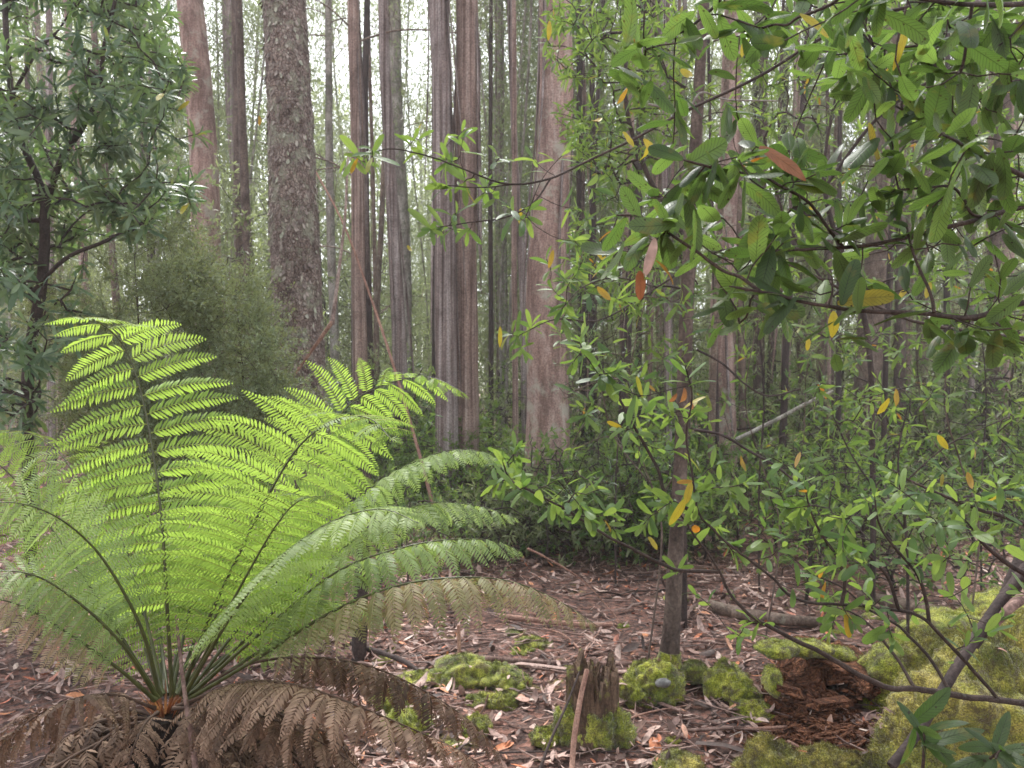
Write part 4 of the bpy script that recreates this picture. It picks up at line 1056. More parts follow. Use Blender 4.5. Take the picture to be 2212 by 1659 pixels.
# near shrub hanging in from the right: broad leaves close to the lens
A_limbs = [
 [(2480, 700, 1.35), (2330, 640, 1.28), (2212, 653, 1.22), (2098, 686, 1.18), (1990, 676, 1.14), (1875, 673, 1.12), (1775, 660, 1.10), (1680, 638, 1.08), (1590, 622, 1.06)],
 [(2480, 480, 1.4), (2330, 430, 1.36), (2212, 447, 1.32), (2092, 480, 1.28), (1925, 520, 1.24), (1822, 535, 1.21), (1705, 540, 1.18), (1642, 547, 1.16)],
 [(1822, 535, 1.21), (1795, 500, 1.21), (1765, 460, 1.20), (1738, 430, 1.18), (1688, 403, 1.16), (1642, 380, 1.14), (1542, 363, 1.10), (1485, 347, 1.08)],
 [(2480, 520, 1.3), (2340, 440, 1.25), (2212, 380, 1.15), (2142, 347, 1.08), (2082, 313, 1.02), (2042, 293, 0.98)],
 [(2480, 160, 1.5), (2330, 70, 1.45), (2212, 53, 1.4), (2142, 67, 1.38), (2075, 90, 1.36), (2002, 97, 1.34), (1925, 105, 1.33)],
 [(2480, -40, 1.3), (2330, -10, 1.2), (2212, 8, 1.12), (2100, 10, 1.06), (1990, -2, 1.02), (1900, -20, 1.0)],
 [(1990, -2, 1.02), (1880, -70, 1.06), (1808, 0, 1.12), (1765, 23, 1.14), (1725, 37, 1.16), (1702, 53, 1.17), (1678, 53, 1.18)],
 [(1880, -70, 1.06), (1700, -90, 1.1), (1600, -50, 1.12), (1548, 8, 1.14), (1520, 35, 1.14), (1475, 68, 1.14), (1425, 82, 1.14), (1395, 97, 1.14)],
 [(2200, 449, 1.32), (2110, 467, 1.28), (2082, 430, 1.27), (2055, 403, 1.26), (2000, 405, 1.25), (1942, 410, 1.24)],
 [(2018, 675, 1.14), (2012, 640, 1.15), (1988, 586, 1.17), (1975, 553, 1.18), (1960, 500, 1.2)],
 [(2400, 800, 1.5), (2212, 740, 1.42), (2150, 700, 1.38), (2080, 690, 1.34), (2040, 715, 1.3)],
 [(1642, 631, 1.07), (1600, 600, 1.08), (1560, 585, 1.1), (1500, 540, 1.1), (1440, 500, 1.1), (1390, 470, 1.1), (1340, 465, 1.1)],
]
A_t = [(1380,25),(1405,115),(1470,90),(1530,90),(1575,50),(1590,20),(1670,55),(1640,60),(1735,30),(1700,80),(1790,20),(1850,15),(1880,60),(1930,30),(1950,70),(2000,120),(2060,60),(2040,30),(2110,30),(2150,90),(2190,40),(1990,200),(2050,210),(1930,190),(1900,230),(1940,160),(2100,300),(2160,250),(2190,150),(2200,330),(2140,390),(1455,300),(1335,463),(1400,430),(1480,400),(1480,350),(1600,330),(1620,300),(1640,400),(1570,480),(1540,440),(1610,360),(1700,330),(1760,370),(1850,370),(1880,400),(1900,440),(1990,420),(2020,440),(1680,500),(1700,530),(1620,540),(1560,560),(1680,590),(1660,620),(1610,640),(1590,690),(1560,700),(1760,620),(1800,600),(1880,620),(2000,560),(2060,520),(2100,620),(2150,640),(2150,560),(2110,700),(2060,740),(2180,720),(2200,600),(1400,520),(1390,580),(1330,560),(1450,480),(2080,150),(2150,190),(2210,240),(1740,440),(1860,560),(1950,620),(1500,430),(2190,480),(2120,440),(1830,480)]
A_tips = []
for (x, y) in A_t:
    A_tips.append((x + random.uniform(-12, 12), y + random.uniform(-12, 12), random.uniform(1.0, 1.38)))
for q in region(62, [(1660, -40), (2240, -40), (2240, 330), (1900, 260), (1700, 120)], 1.15, 1.7) + region(36, [(1400, 330), (1700, 290), (2240, 330), (2240, 700), (1600, 660), (1500, 560)], 1.15, 1.7):
    A_tips.append((q[0] / q[1] * FX + CX, CY - (q[2] - CAMH) / q[1] * FX, q[1]))
A_tips.append((2046, 290, 0.92))
A_tips = [(x, y, d) for x, y, d in A_tips]
near_kw = dict(nj=0.8, L=0.078, asp=0.50, ns=14, nw=2, shape='ellip', jag=0.025, curl=0.35, wave=0.09, spread=(0.35, 1.3), droop=0.28, backs=0.15)
tx = P(2480, 829, 1.4)
rt = limb_shrub('overhanging_shrub', 'near shrub with broad veined green leaves on dark twigs reaching in from the upper right', 'shrub', A_limbs, A_tips, near_kw, cnt=3,
    root=[tx[0], tx[1], float(gz(tx[0], tx[1]))], trunk=([[tx[0] + 0.02, tx[1], -0.05], [tx[0], tx[1], 0.8], [tx[0] + 0.02, tx[1], 1.6], [tx[0], tx[1] - .05, 2.2], [tx[0] - 0.05, tx[1] - .2, 2.5]], 0.035, 0.012), alt=2.8, rlimb=(0.0055, 0.0018), rtip=0.0011)

# small-leaved shrub, lower right
B_limbs = [
 [(2620, 1640, 2.3), (2400, 1560, 2.1), (2212, 1519, 1.95), (2098, 1506, 1.9), (1992, 1489, 1.86), (1925, 1486, 1.84), (1868, 1463, 1.82), (1808, 1429, 1.8), (1762, 1403, 1.8), (1715, 1383, 1.8), (1662, 1353, 1.8), (1618, 1326, 1.8), (1585, 1296, 1.8), (1568, 1266, 1.8), (1552, 1229, 1.8), (1495, 1149, 1.8), (1460, 1100, 1.8)],
 [(2158, 1512, 1.92), (2098, 1443, 1.88), (2038, 1379, 1.85), (2008, 1346, 1.83), (1975, 1326, 1.82), (1942, 1319, 1.81), (1875, 1309, 1.8), (1808, 1306, 1.78), (1758, 1303, 1.77), (1708, 1289, 1.76), (1675, 1256, 1.75), (1642, 1226, 1.74), (1585, 1186, 1.72), (1542, 1146, 1.7), (1508, 1106, 1.7), (1495, 1020, 1.7), (1482, 940, 1.7), (1495, 860, 1.7), (1483, 800, 1.7)],
 [(1508, 1112, 1.7), (1441, 1073, 1.72), (1421, 1013, 1.74), (1378, 936, 1.76), (1331, 846, 1.8), (1305, 803, 1.82), (1271, 760, 1.84), (1258, 738, 1.85)],
 [(1942, 1319, 1.81), (1922, 1256, 1.8), (1898, 1223, 1.79), (1865, 1193, 1.78), (1825, 1189, 1.77)],
 [(1818, 1306, 1.78), (1825, 1253, 1.78), (1805, 1199, 1.77), (1775, 1153, 1.76), (1752, 1106, 1.75), (1740, 1060, 1.74)],
 [(2008, 1346, 1.83), (1995, 1273, 1.82), (1968, 1223, 1.81), (1918, 1166, 1.8), (1898, 1126, 1.79), (1890, 1080, 1.78)],
 [(1975, 1487, 1.85), (1935, 1419, 1.9), (1885, 1356, 1.92), (1842, 1323, 1.94), (1792, 1309, 1.95)],
 [(2055, 1500, 1.88), (2008, 1423, 1.93), (1942, 1353, 1.96), (1875, 1316, 1.98), (1825, 1273, 2.0), (1762, 1243, 2.0)],
 [(1552, 1234, 1.8), (1475, 1233, 1.8), (1438, 1223, 1.8), (1371, 1189, 1.8), (1321, 1163, 1.8), (1271, 1133, 1.8), (1215, 1095, 1.78), (1171, 1073, 1.75), (1105, 1040, 1.72), (1088, 1005, 1.7)],
 [(2600, 1300, 2.2), (2400, 1200, 2.1), (2212, 1130, 2.0), (2100, 1095, 1.95), (1990, 1050, 1.9), (1920, 1010, 1.88)],
 [(2500, 1420, 1.7), (2350, 1320, 1.6), (2212, 1240, 1.55), (2130, 1180, 1.5), (2090, 1130, 1.48)],
]
B_t = [(1261,745),(1240,785),(1290,800),(1330,810),(1350,850),(1390,860),(1400,890),(1440,900),(1420,960),(1380,950),(1350,930),(1470,960),(1500,880),(1110,960),(1100,1010),(1060,1040),(1140,1060),(1200,1030),(1250,1010),(1240,1060),(1180,1080),(1300,1060),(1330,1100),(1270,1120),(1400,1050),(1430,1100),(1480,1100),(1500,1040),(1540,1000),(1560,1060),(1620,1050),(1660,990),(1690,1060),(1730,1080),(1690,1110),(1760,1130),(1800,1100),(1850,1120),(1900,1090),(1930,1050),(1960,1100),(2000,1110),(2050,1090),(2080,1120),(2130,1080),(2180,1120),(2200,1180),(2100,1180),(2060,1200),(2000,1190),(1940,1180),(1880,1210),(1820,1200),(1770,1220),(1700,1180),(1640,1150),(1600,1200),(1560,1130),(1780,1300),(1750,1260),(1620,1345),(1590,1380),(1490,1290),(1460,1230),(1840,1350),(1900,1300),(1980,1310),(2050,1290),(2120,1250),(2190,1270),(2160,1330),(1935,1380),(1800,1370),(2100,1380),(1580,1100),(1660,1100),(1720,1030),(1860,1070),(2010,1060),(2150,1040),(1380,1130),(1340,1150),(1210,1110),(1280,1040),(2060,1140),(1990,1230),(1850,1260),(2200,1060)]
B_tips = [(x + random.uniform(-10, 10), y + random.uniform(-10, 10), random.uniform(1.6, 2.1)) for x, y in B_t]
bx = P(2620, 829, 2.3)
limb_shrub('small_leaved_shrub', 'shrub with small bright green leaves on thin arching dark stems at lower right', 'shrub', B_limbs, B_tips,
    dict(nj=0.5, L=0.064, asp=0.42, ns=10, nw=1, shape='ellip', jag=0.02, wave=0.05, curl=0.2, spread=(0.35, 1.25), droop=0.3, backs=0.12), cnt=7, root=[bx[0], bx[1], float(gz(bx[0], bx[1]))],
    trunk=([[bx[0], bx[1], -0.05], [bx[0] - 0.02, bx[1], 0.4], [bx[0] + 0.03, bx[1], 0.9], [bx[0], bx[1], 1.3]], 0.03, 0.012), rlimb=(0.0092, 0.0018), lmat='mid_leaf', alt=1.5, rtip=0.0011)

# seedling in the bottom right corner
s0 = P(1960, 1800, 0.95)
limb_shrub('seedling', 'young broad-leaved seedling in front of the mossy boulder, bottom right corner', 'seedling', [[(1965, 1900, 1.0), (1985, 1740, 1.0), (1995, 1640, 0.98), (1996, 1590, 0.97)], [(1990, 1700, 1.0), (2080, 1680, 0.97), (2150, 1630, 0.92)]],
    [(1998, 1600, 0.97), (2150, 1640, 0.9)], dict(L=0.082, asp=0.40, ns=12, nw=2, shape='ovate', jag=0.03, wave=0.05, curl=0.2, spread=(0.15, 1.45), droop=0.2, rnd=0.2), cnt=6, rlimb=(0.003, 0.002), lmat='near_leaf', root=[s0[0], s0[1], float(gz(s0[0], s0[1]))],
    trunk=([[s0[0], s0[1], -0.02], [s0[0] + 0.01, s0[1], 0.5], list(P(1965, 1890, 1.0))], 0.005, 0.003))

# sprays of leaves hanging in the middle distance
C_limbs = [
 [(2560, 60, 2.5), (2300, 20, 2.6), (2000, 10, 2.8), (1800, 70, 2.95), (1640, 165, 3.0), (1475, 243, 3.0), (1370, 300, 3.0), (1271, 347, 3.0), (1190, 385, 2.95), (1110, 398, 2.9), (1050, 385, 2.85), (950, 345, 2.8), (850, 322, 2.8), (790, 335, 2.8)],
 [(1190, 385, 2.95), (1150, 440, 2.9), (1090, 470, 2.9), (1020, 480, 2.85), (950, 490, 2.8)],
 [(1110, 398, 2.9), (1040, 405, 2.85), (960, 400, 2.8)],
 [(2560, 760, 2.5), (2300, 740, 2.7), (2000, 700, 3.0), (1850, 640, 3.15), (1700, 570, 3.2), (1560, 540, 3.2), (1420, 620, 3.2), (1300, 690, 3.1), (1200, 690, 3.0), (1130, 720, 3.0)],
 [(1420, 620, 3.2), (1330, 600, 3.1), (1260, 620, 3.1), (1220, 660, 3.0)],
]
C_t = [(790,350),(805,325),(770,340),(905,300),(960,320),(965,345),(1000,300),(1000,400),(970,410),(1010,500),(960,490),(1040,420),(1050,400),(1100,450),(1150,340),(1220,330),(1290,410),(1240,450),(1140,470),(930,495),(1000,280),(1080,340),(1190,620),(1150,700),(1240,600),(1260,560),(1300,640),(1220,680),(1100,720),(1310,580),(1350,650),(1130,760),(985,460),(900,290),(1180,560),(1250,520)]
cb = P(2560, 829, 2.5)
limb_shrub('leafy_sapling', 'slender sapling whose light green leaf sprays hang across the middle trunks', 'sapling', C_limbs, [(x, y, random.uniform(2.6, 3.1)) for x, y in C_t],
    dict(L=0.10, asp=0.36, ns=6, nw=1, shape='ellip', spread=(0.4, 1.3), droop=0.4, backs=0.08), cnt=6, root=[cb[0], cb[1], float(gz(cb[0], cb[1]))],
    trunk=([[cb[0], cb[1], -0.05], list(P(2570, 1000, 2.5)), list(P(2560, 760, 2.5)), list(P(2560, 60, 2.5)), list(P(2540, -200, 2.5))], 0.02, 0.009), rlimb=(0.008, 0.002), lmat='mid_leaf', alt=1.2)

# ------------------------------------------------------------------ grown shrubs: a stem on the ground and a cloud of leaf whorls
def cloud_shrub(name, label, cat, foot, spine, tips, leafkw, cnt=8, lmat='mid_leaf', bark='dark_bark', rtip=0.0025, step=0.12, jit=0.12, sag=-0.05, group=None, extra=0, power=0.42, rmax=1e9):
    base = np.array([foot[0], foot[1], float(gz(foot[0], foot[1]))])
    rt = thing(name, label, cat, group, base)
    g = Grow(rtip=rtip, power=power, rmax=rmax)
    first = smooth(spine[0], 6); g.limb(first)
    for sp in spine[1:]:
        q = smooth(sp, 6); i = g.nearest(q[0], 0); g.limb(q, i)
    tp, td = g.reach(tips, step=step, jit=jit, sag=sag)
    mb = MB(); g.build(mb, n=5, nbig=10, big=0.012, wob=0.12); centre(mb, base); mb.obj('branches', M[bark], rt)
    lb = MB(); rosettes(lb, tp, td + np.array([0, 0, 0.35]), cnt, **leafkw)
    centre(lb, base); lb.obj('foliage', M[lmat], rt)
    return rt

# left tree with grey-green whorls
lt = P(75, 829, 4.8)
cloud_shrub('broadleaf_tree', 'dark-limbed small tree with dense grey-green leaf whorls filling the upper left', 'tree', (lt[0], lt[1]),
    [[[lt[0], lt[1], -0.05], P(60, 1000, 4.8), P(62, 780, 4.8), P(92, 600, 4.8), P(92, 420, 4.8), P(45, 300, 4.8), P(18, 150, 4.8), P(10, 0, 4.9), P(0, -160, 4.9)],
     [P(92, 470, 4.8), P(130, 350, 4.7), P(180, 270, 4.6), P(215, 200, 4.6), P(225, 100, 4.5), P(260, -40, 4.5)],
     [P(30, 200, 4.8), P(80, 110, 4.7), P(130, 60, 4.7), P(180, -30, 4.6)],
     [P(180, 270, 4.6), P(260, 240, 4.5), P(330, 200, 4.5), P(400, 150, 4.4)],
     [P(62, 640, 4.8), P(140, 560, 4.7), P(230, 520, 4.6), P(330, 470, 4.5)]],
    region(1000, [(-160, -160), (400, -160), (395, 0), (385, 110), (435, 230), (440, 330), (445, 450), (330, 490), (200, 560), (-160, 700)], 3.9, 5.6, 0.8) + region(80, [(-100, 560), (190, 580), (190, 700), (60, 930), (-100, 900)], 3.7, 4.6),
    dict(L=0.125, asp=0.30, ns=4, nw=1, shape='ellip', spread=(0.4, 1.35), droop=0.4, backs=0.08), cnt=12, lmat='grey_leaf', rtip=0.0028, rmax=0.042)

# right-hand upper background foliage
rb = P(1330, 829, 4.6)
cloud_shrub('broadleaf_tree', 'small tree with yellow-green leaves right of the thick pink trunk', 'tree', (P(1478, 829, 5.2)[0], 5.2),
    [[[P(1478, 829, 5.2)[0], 5.2, -0.05], P(1478, 1000, 5.2), P(1488, 700, 5.2), P(1470, 500, 5.15), P(1400, 380, 5.1), P(1350, 200, 5.0), P(1380, -60, 5.0)],
     [P(1470, 500, 5.15), P(1450, 320, 4.9), P(1480, 190, 4.6), P(1560, 60, 4.5)]],
    region(470, [(1175, -60), (1700, -100), (1680, 300), (1480, 420), (1300, 450), (1215, 300), (1180, 100)], 4.2, 6.0, 0.8) + region(80, [(1210, 480), (1500, 420), (1520, 640), (1330, 700), (1210, 620)], 4.2, 5.6, 0.5),
    dict(L=0.105, asp=0.30, ns=4, nw=1, shape='ovate', spread=(0.4, 1.3), droop=0.45, backs=0.08), cnt=8, lmat='mid_leaf', rtip=0.0022, rmax=0.022)
cloud_shrub('broadleaf_tree', 'loose leafy tree behind the near twigs at the upper right', 'tree', (P(1885, 829, 5.6)[0], 5.6),
    [[[P(1885, 829, 5.6)[0], 5.6, -0.05], P(1885, 1000, 5.6), P(1870, 700, 5.6), P(1780, 400, 5.6), P(1830, 100, 5.5), P(1850, -100, 5.5)],
     [P(1785, 400, 5.6), P(1900, 250, 5.3), P(2050, 150, 5.0), P(2200, 60, 4.9)],
     [P(1800, 640, 5.6), P(1700, 480, 5.4), P(1650, 300, 5.2)]],
    region(480, [(1640, -100), (2320, -100), (2320, 520), (2000, 480), (1700, 430), (1650, 200)], 4.2, 6.8, 0.8) + region(150, [(1520, 450), (2300, 520), (2300, 800), (1900, 760), (1560, 700)], 4.6, 7.0, 0.6),
    dict(L=0.10, asp=0.30, ns=4, nw=1, shape='ovate', spread=(0.4, 1.3), droop=0.45, backs=0.08), cnt=8, lmat='mid_leaf', rtip=0.0022, rmax=0.02)
# yellow-green shrub in the right middle ground
yb = P(1960, 829, 3.3)
cloud_shrub('yellow_green_shrub', 'bright yellow-green shrub in the right middle ground before the dark trunk', 'shrub', (yb[0], yb[1]),
    [[[yb[0], yb[1], -0.05], P(1960, 1200, 3.3), P(1940, 1000, 3.3), P(1960, 880, 3.3)], [P(1945, 1050, 3.3), P(2050, 960, 3.2), P(2180, 900, 3.2)], [P(1960, 1150, 3.3), P(1850, 1000, 3.3), P(1800, 900, 3.3)]],
    region(16, [(1760, 820), (1900, 790), (2040, 800), (2040, 900), (1900, 930), (1790, 900)], 3.0, 3.5) + region(34, [(1700, 940), (2000, 900), (2240, 860), (2240, 1080), (1750, 1080)], 2.8, 3.8),
    dict(L=0.085, asp=0.33, ns=5, nw=1, shape='ovate', spread=(0.4, 1.3), droop=0.4, backs=0.1), cnt=7, lmat='mid_leaf', rtip=0.0018, step=0.08, rmax=0.012)
for (x, d, poly, n, lab) in (
    (1395, 4.3, [(1215, 430), (1480, 400), (1500, 760), (1440, 980), (1230, 1000), (1205, 700)], 60, 'light green leafy shrub between the thick pink trunk and the slender dark tree'),
    (1650, 4.8, [(1500, 480), (1800, 480), (1800, 980), (1620, 1040), (1510, 940)], 40, 'open light green shrub just right of the slender dark tree'),
    (2080, 4.4, [(1800, 560), (2300, 560), (2300, 1040), (1900, 1060), (1820, 900)], 62, 'leafy light green shrub at the right edge behind the arching stems')):
    b0 = P(x, 829, d)
    cloud_shrub('leafy_shrub', lab, 'shrub', (b0[0], b0[1]), [[[b0[0], b0[1], -0.05], P(x + 35, 1150, d), P(x - 5, 1000, d + .1), P(x - 40, 850, d), P(x + 5, 620, d)], [P(x + 20, 1100, d), P(x + 80, 980, d - .2), P(x + 90, 850, d - .2)], [P(x + 5, 1040, d), P(x - 70, 940, d + .1), P(x - 100, 820, d)]],
        region(n, poly, d - 0.9, d + 1.0, 0.5), dict(nj=0.35, L=0.10, asp=0.34, ns=5, nw=1, shape='ellip', spread=(0.4, 1.3), droop=0.35, backs=0.1), cnt=7, lmat='mid_leaf', rtip=0.0014, step=0.08, rmax=0.009, bark='slim_bark')
# pale narrow-leaved bushes beyond it
for (x, d, x0, x1, y0, y1, n, lb_, g_) in (
    (1330, 6.2, 1200, 1480, 640, 1080, 70, 'bush with narrow pale green leaves right of the thick pink trunk', 0),
    (1640, 6.0, 1500, 1800, 560, 1080, 60, 'open narrow-leaved bush behind the slender dark tree', 0),
    (2120, 6.0, 1950, 2320, 560, 1080, 60, 'twiggy dull green bush at the right edge behind the shrub', 0)):
    b0 = P(x, 829, d)
    cloud_shrub('narrow_leaved_bush', lb_, 'bush', (b0[0], b0[1]),
        [[[b0[0], b0[1], -0.05], P(x, 1050, d), P(x + 10, 850, d), P(x - 10, y0 + 60, d)]], region(n, [(x0, y0), (x1, y0), (x1, y1), (x0, y1)], d - 0.7, d + 0.9, 0.4),
        dict(L=0.10, asp=0.17, ns=3, nw=1, shape='lance', spread=(0.3, 1.3), droop=0.4, backs=0.08), cnt=9, lmat='grey_leaf' if x < 1500 else 'far_leaf', rtip=0.002, rmax=0.012)

# fine-leaved bush behind the fern
def fine_bush(label, x, d, poly, n, nl):
    b0 = P(x, 829, d); base = np.array([b0[0], b0[1], float(gz(b0[0], b0[1]))])
    rt = thing('fine_leaved_bush', label, 'bush', None, base)
    tips = region(n, poly, d - 0.6, d + 0.6, 0.5)
    g = Grow(rtip=0.0012, power=0.42, rmax=0.03); top = min(p[1] for p in poly)
    g.limb(smooth([[b0[0], b0[1], -0.05], P(x - 10, 1000, d), P(x + 15, 850, d), P(x, top + 80, d)], 6))
    tp, td = g.reach(tips, step=0.08, jit=0.14, sag=-0.12)
    mb = MB(); g.build(mb, n=4, nbig=8, big=0.01); centre(mb, base); mb.obj('branches', M['dark_bark'], rt)
    mb2 = MB(); ns_ = 9; kk = np.repeat(np.arange(len(tp)), ns_)
    sd_ = nrm(td[kk] * 0.6 + np.array([0, 0, 0.35]) + rng.normal(size=(len(kk), 3)) * 0.7); sl_ = rng.uniform(0.10, 0.30, len(kk))
    for a_, b_, c_ in zip(tp[kk][::2], sd_[::2], sl_[::2]): tube(mb2, [a_, a_ + b_ * c_], [0.0012, 0.0006], n=3, cap=False)
    centre(mb2, base); mb2.obj('twigs', M['dark_bark'], rt)
    k2 = rng.integers(0, len(kk), nl); t = rng.random(nl)[:, None]
    sub = sd_[k2]; k = kk[k2]
    o = tp[k] + t * sl_[k2][:, None] * sub + rng.normal(size=(nl, 3)) * 0.006
    d_ = nrm(sub * 0.6 + randdir(nl) * 0.9)
    lb = MB(); cl = rng.random(len(tp))
    leaves(lb, o, d_, randdir(nl) + [0, 0, 0.8], rng.uniform(0.014, 0.032, nl), rng.uniform(0.007, 0.013, nl), bend=0.2, ns=2, nw=0, shape='ovate', rnd=np.clip(cl[k] * 0.6 + rng.random(nl) * 0.4, 0, 1))
    centre(lb, base); lb.obj('foliage', M['fine_leaf'], rt)
fine_bush('fine-leaved dull green bush between the dark-limbed tree and the fern', 290, 4.9, [(130, 720), (200, 560), (260, 570), (300, 490), (360, 510), (400, 470), (450, 600), (450, 700), (420, 1000), (180, 1000)], 240, 60000)
fine_bush('fine-leaved shaded bush beside the dark tree trunk at the left edge', 130, 5.6, [(20, 900), (60, 600), (180, 560), (230, 700), (240, 980), (20, 980)], 120, 24000)
fine_bush('fine-leaved brownish bush in front of the rough thick trunk', 510, 5.2, [(360, 1000), (400, 600), (450, 560), (500, 620), (540, 600), (590, 720), (620, 830), (690, 900), (700, 1000)], 240, 60000)

# ------------------------------------------------------------------ moss, rocks, wood on the floor
def lump(mb, c, r, amp=0.25, fr=2.0, n=48, seed=0, mat=0, flat=1.0):
    """a lumpy cushion: closed ellipsoid pushed in and out by noise"""
    c = np.asarray(c, float); r = np.asarray(r, float)
    th = np.linspace(0.02, math.pi - 0.02, n // 2 + 1); ph = np.linspace(0, 2 * math.pi, n, endpoint=False)
    TH, PH = np.meshgrid(th, ph, indexing='ij')
    u = np.stack([np.sin(TH) * np.cos(PH), np.sin(TH) * np.sin(PH), np.cos(TH)], -1)
    w_ = u * r
    q = (w_ / np.mean(r)) * fr + seed * 7.7 + c * 3
    k = 1 + amp * fbm(q, 3) + amp * 0.45 * fbm(q * 3.1, 3) + 0.03 * fbm(q * 12, 2)
    v = c + w_ * k[..., None]
    m = n; rows = n // 2 + 1
    i = np.arange(rows - 1)[:, None] * m; j = np.arange(m)[None]; j2 = (j + 1) % m
    mb.add(v, np.stack([i + j, i + m + j, i + m + j2, i + j2], -1).reshape(-1, 4), mat=mat)
    return v.reshape(-1, 3), nrm((v - c) / (r ** 2)).reshape(-1, 3)

def fuzz(mb, v, nn, n, L=0.008, mat=0):
    up = nn[:, 2] > -0.35
    ids = np.where(up)[0]
    if len(ids) == 0: return
    k = rng.choice(ids, n)
    sp = np.linalg.norm(v.max(0) - v.min(0)) * 0.012
    o = v[k] + rng.normal(size=(n, 3)) * sp * (1 - np.abs(nn[k]) * 0.7)
    d = nn[k] + rng.normal(size=(n, 3)) * 0.5 + [0, 0, 0.3]
    leaves(mb, o - nrm(nn[k]) * L * 0.3, d, randdir(n), rng.uniform(0.6, 1.4, n) * L, L * 0.35, bend=0.4, ns=2, nw=0, shape='lance', mat=mat)

LIT = []
def moss_thing(name, label, cat, lumps, mat='moss', group=None, fz=2500, L=0.011, amp=0.46, fr=2.2, n=56):
    """lumps: (x, y, width px, height px, d) where y is the middle of the cushion in the picture"""
    mb = MB(); fb = MB(); first = None
    for s, (x, y, wd, hg, d) in enumerate(lumps):
        c = P(x, y, d); r = np.array([wd / FX * d / 2, wd / FX * d / 2 * 0.9, hg / FX * d / 2])
        if first is None: first = np.array([c[0], c[1], float(gz(c[0], c[1]))])
        v, nn = lump(mb, c, r, amp, fr, n, s + x * 0.1)
        fuzz(fb, v, nn, fz, L)
        up = np.where((nn[:, 2] > 0.5))[0]
        if len(up) and wd > 60: LIT.extend(list(v[rng.choice(up, max(1, int(wd / 45)))] + [0, 0, 0.006]))
    root = thing(name, label, cat, group, first)
    centre(mb, first); centre(fb, first)
    mb.obj('cushion', M[mat], root); fb.obj('moss_tufts', M[mat], root)
    return root

moss_thing('mossy_boulder', 'large boulder thickly covered in golden-green moss at the lower right edge', 'boulder',
    [(2130, 1610, 400, 420, 2.75), (2010, 1660, 230, 230, 2.6), (2230, 1530, 330, 380, 3.0), (2080, 1450, 230, 170, 2.95), (1925, 1710, 150, 120, 2.6)], 'moss_gold', fz=22000, L=0.013, amp=0.30, fr=2.6, n=130)
moss_thing('moss_mound', 'bright lime moss mound behind the large mossy boulder', 'moss', [(1960, 1460, 190, 150, 3.9), (2060, 1380, 230, 110, 4.3), (2190, 1330, 200, 110, 4.4), (1890, 1530, 120, 130, 3.9)], 'moss', fz=6000, L=0.012, amp=0.22, n=72)
moss_thing('moss_cushion', 'vivid dark green round moss cushion beside the foot of the slender tree', 'moss', [(1500, 1453, 58, 50, 4.1)], 'moss_green', fz=3000, amp=0.12)
moss_thing('mossy_rock', 'mossy rock with a bare grey patch at the foot of the slender tree', 'rock', [(1422, 1490, 110, 110, 3.95), (1385, 1475, 70, 90, 4.05), (1365, 1500, 70, 60, 3.9)], 'moss', fz=3500)
mb = MB(); pc = P(1432, 1475, 3.74); lump(mb, pc, [0.04, 0.02, 0.022], 0.3, 1.5, 20); gr = mb.obj('grey_stone', M['rock']); tag(gr, 'small bare grey stone face poking out of the mossy rock', 'stone')
moss_thing('moss_cushion', 'olive moss cushion right of the vivid green round one', 'moss', [(1566, 1475, 96, 80, 4.0), (1600, 1500, 70, 60, 3.9)], 'moss', fz=3500)
moss_thing('moss_cushion', 'low pale moss slope left of the rotten hollow log', 'moss', [(1630, 1545, 90, 60, 3.75)], 'moss', fz=2500)
moss_thing('moss_cushion', 'golden moss tussock at the bottom edge below the rotten wood', 'moss', [(1665, 1650, 130, 90, 3.15)], 'moss_gold', fz=7000, L=0.014)
moss_thing('moss_cushion', 'low golden moss tussock between the rotten wood and the large boulder', 'moss', [(1780, 1650, 130, 60, 3.2), (1850, 1660, 90, 60, 3.1)], 'moss_gold', fz=5000, L=0.012)
moss_thing('moss_cushion', 'golden moss patch at the bottom edge right of the jagged stump', 'moss', [(1470, 1665, 120, 60, 3.25)], 'moss_gold', fz=3000)
moss_thing('mossy_rock', 'broad knobbly mossy rock right of the dead fern fronds', 'rock', [(1000, 1465, 130, 90, 4.2), (1075, 1470, 110, 70, 4.2), (960, 1490, 100, 70, 4.1), (1110, 1490, 80, 60, 4.1), (1040, 1530, 80, 60, 3.9), (1090, 1520, 60, 50, 3.9)], 'moss_green', fz=2500)
moss_thing('moss_cushion', 'yellow-green moss cushion capping the left end of the broad mossy rock', 'moss', [(905, 1480, 130, 50, 4.15), (985, 1440, 70, 40, 4.25)], 'moss', fz=2500)
moss_thing('moss_cushion', 'small olive moss lump left of the jagged stump', 'moss', [(1030, 1570, 60, 50, 3.6)], 'moss_green', fz=2000)
moss_thing('moss_cushion', 'bright moss cushion glimpsed through the dead fronds', 'moss', [(880, 1570, 110, 80, 3.6), (850, 1520, 70, 60, 3.8)], 'moss', fz=2500)
moss_thing('moss_cushion', 'low moss lump on the litter under the drooping pale frond', 'moss', [(1150, 1395, 90, 30, 4.7), (1130, 1410, 60, 26, 4.6)], 'moss', fz=2000)
moss_thing('moss_cushion', 'small moss tuft beside the foot of the leaning sticks', 'moss', [(1180, 1600, 70, 56, 3.5)], 'moss', fz=2000)
for i in range(34):
    y = random.uniform(1230, 1640); d = 2674 / (y - CY); x = random.uniform(820, 2000)
    if 1600 < x < 1900 and y > 1380: continue
    w_ = random.uniform(20, 55)
    p = P(x, y, d); z = float(gz(p[0], p[1])); yy = CY - (z - CAMH) / d * FX
    moss_thing('moss_patch', 'little moss clump scattered on the leaf litter', 'moss', [(x, yy, w_, w_ * 0.5, d)], random.choice(['moss', 'moss', 'moss_green']), 'small moss clumps on the litter', fz=500, n=24, L=0.007)

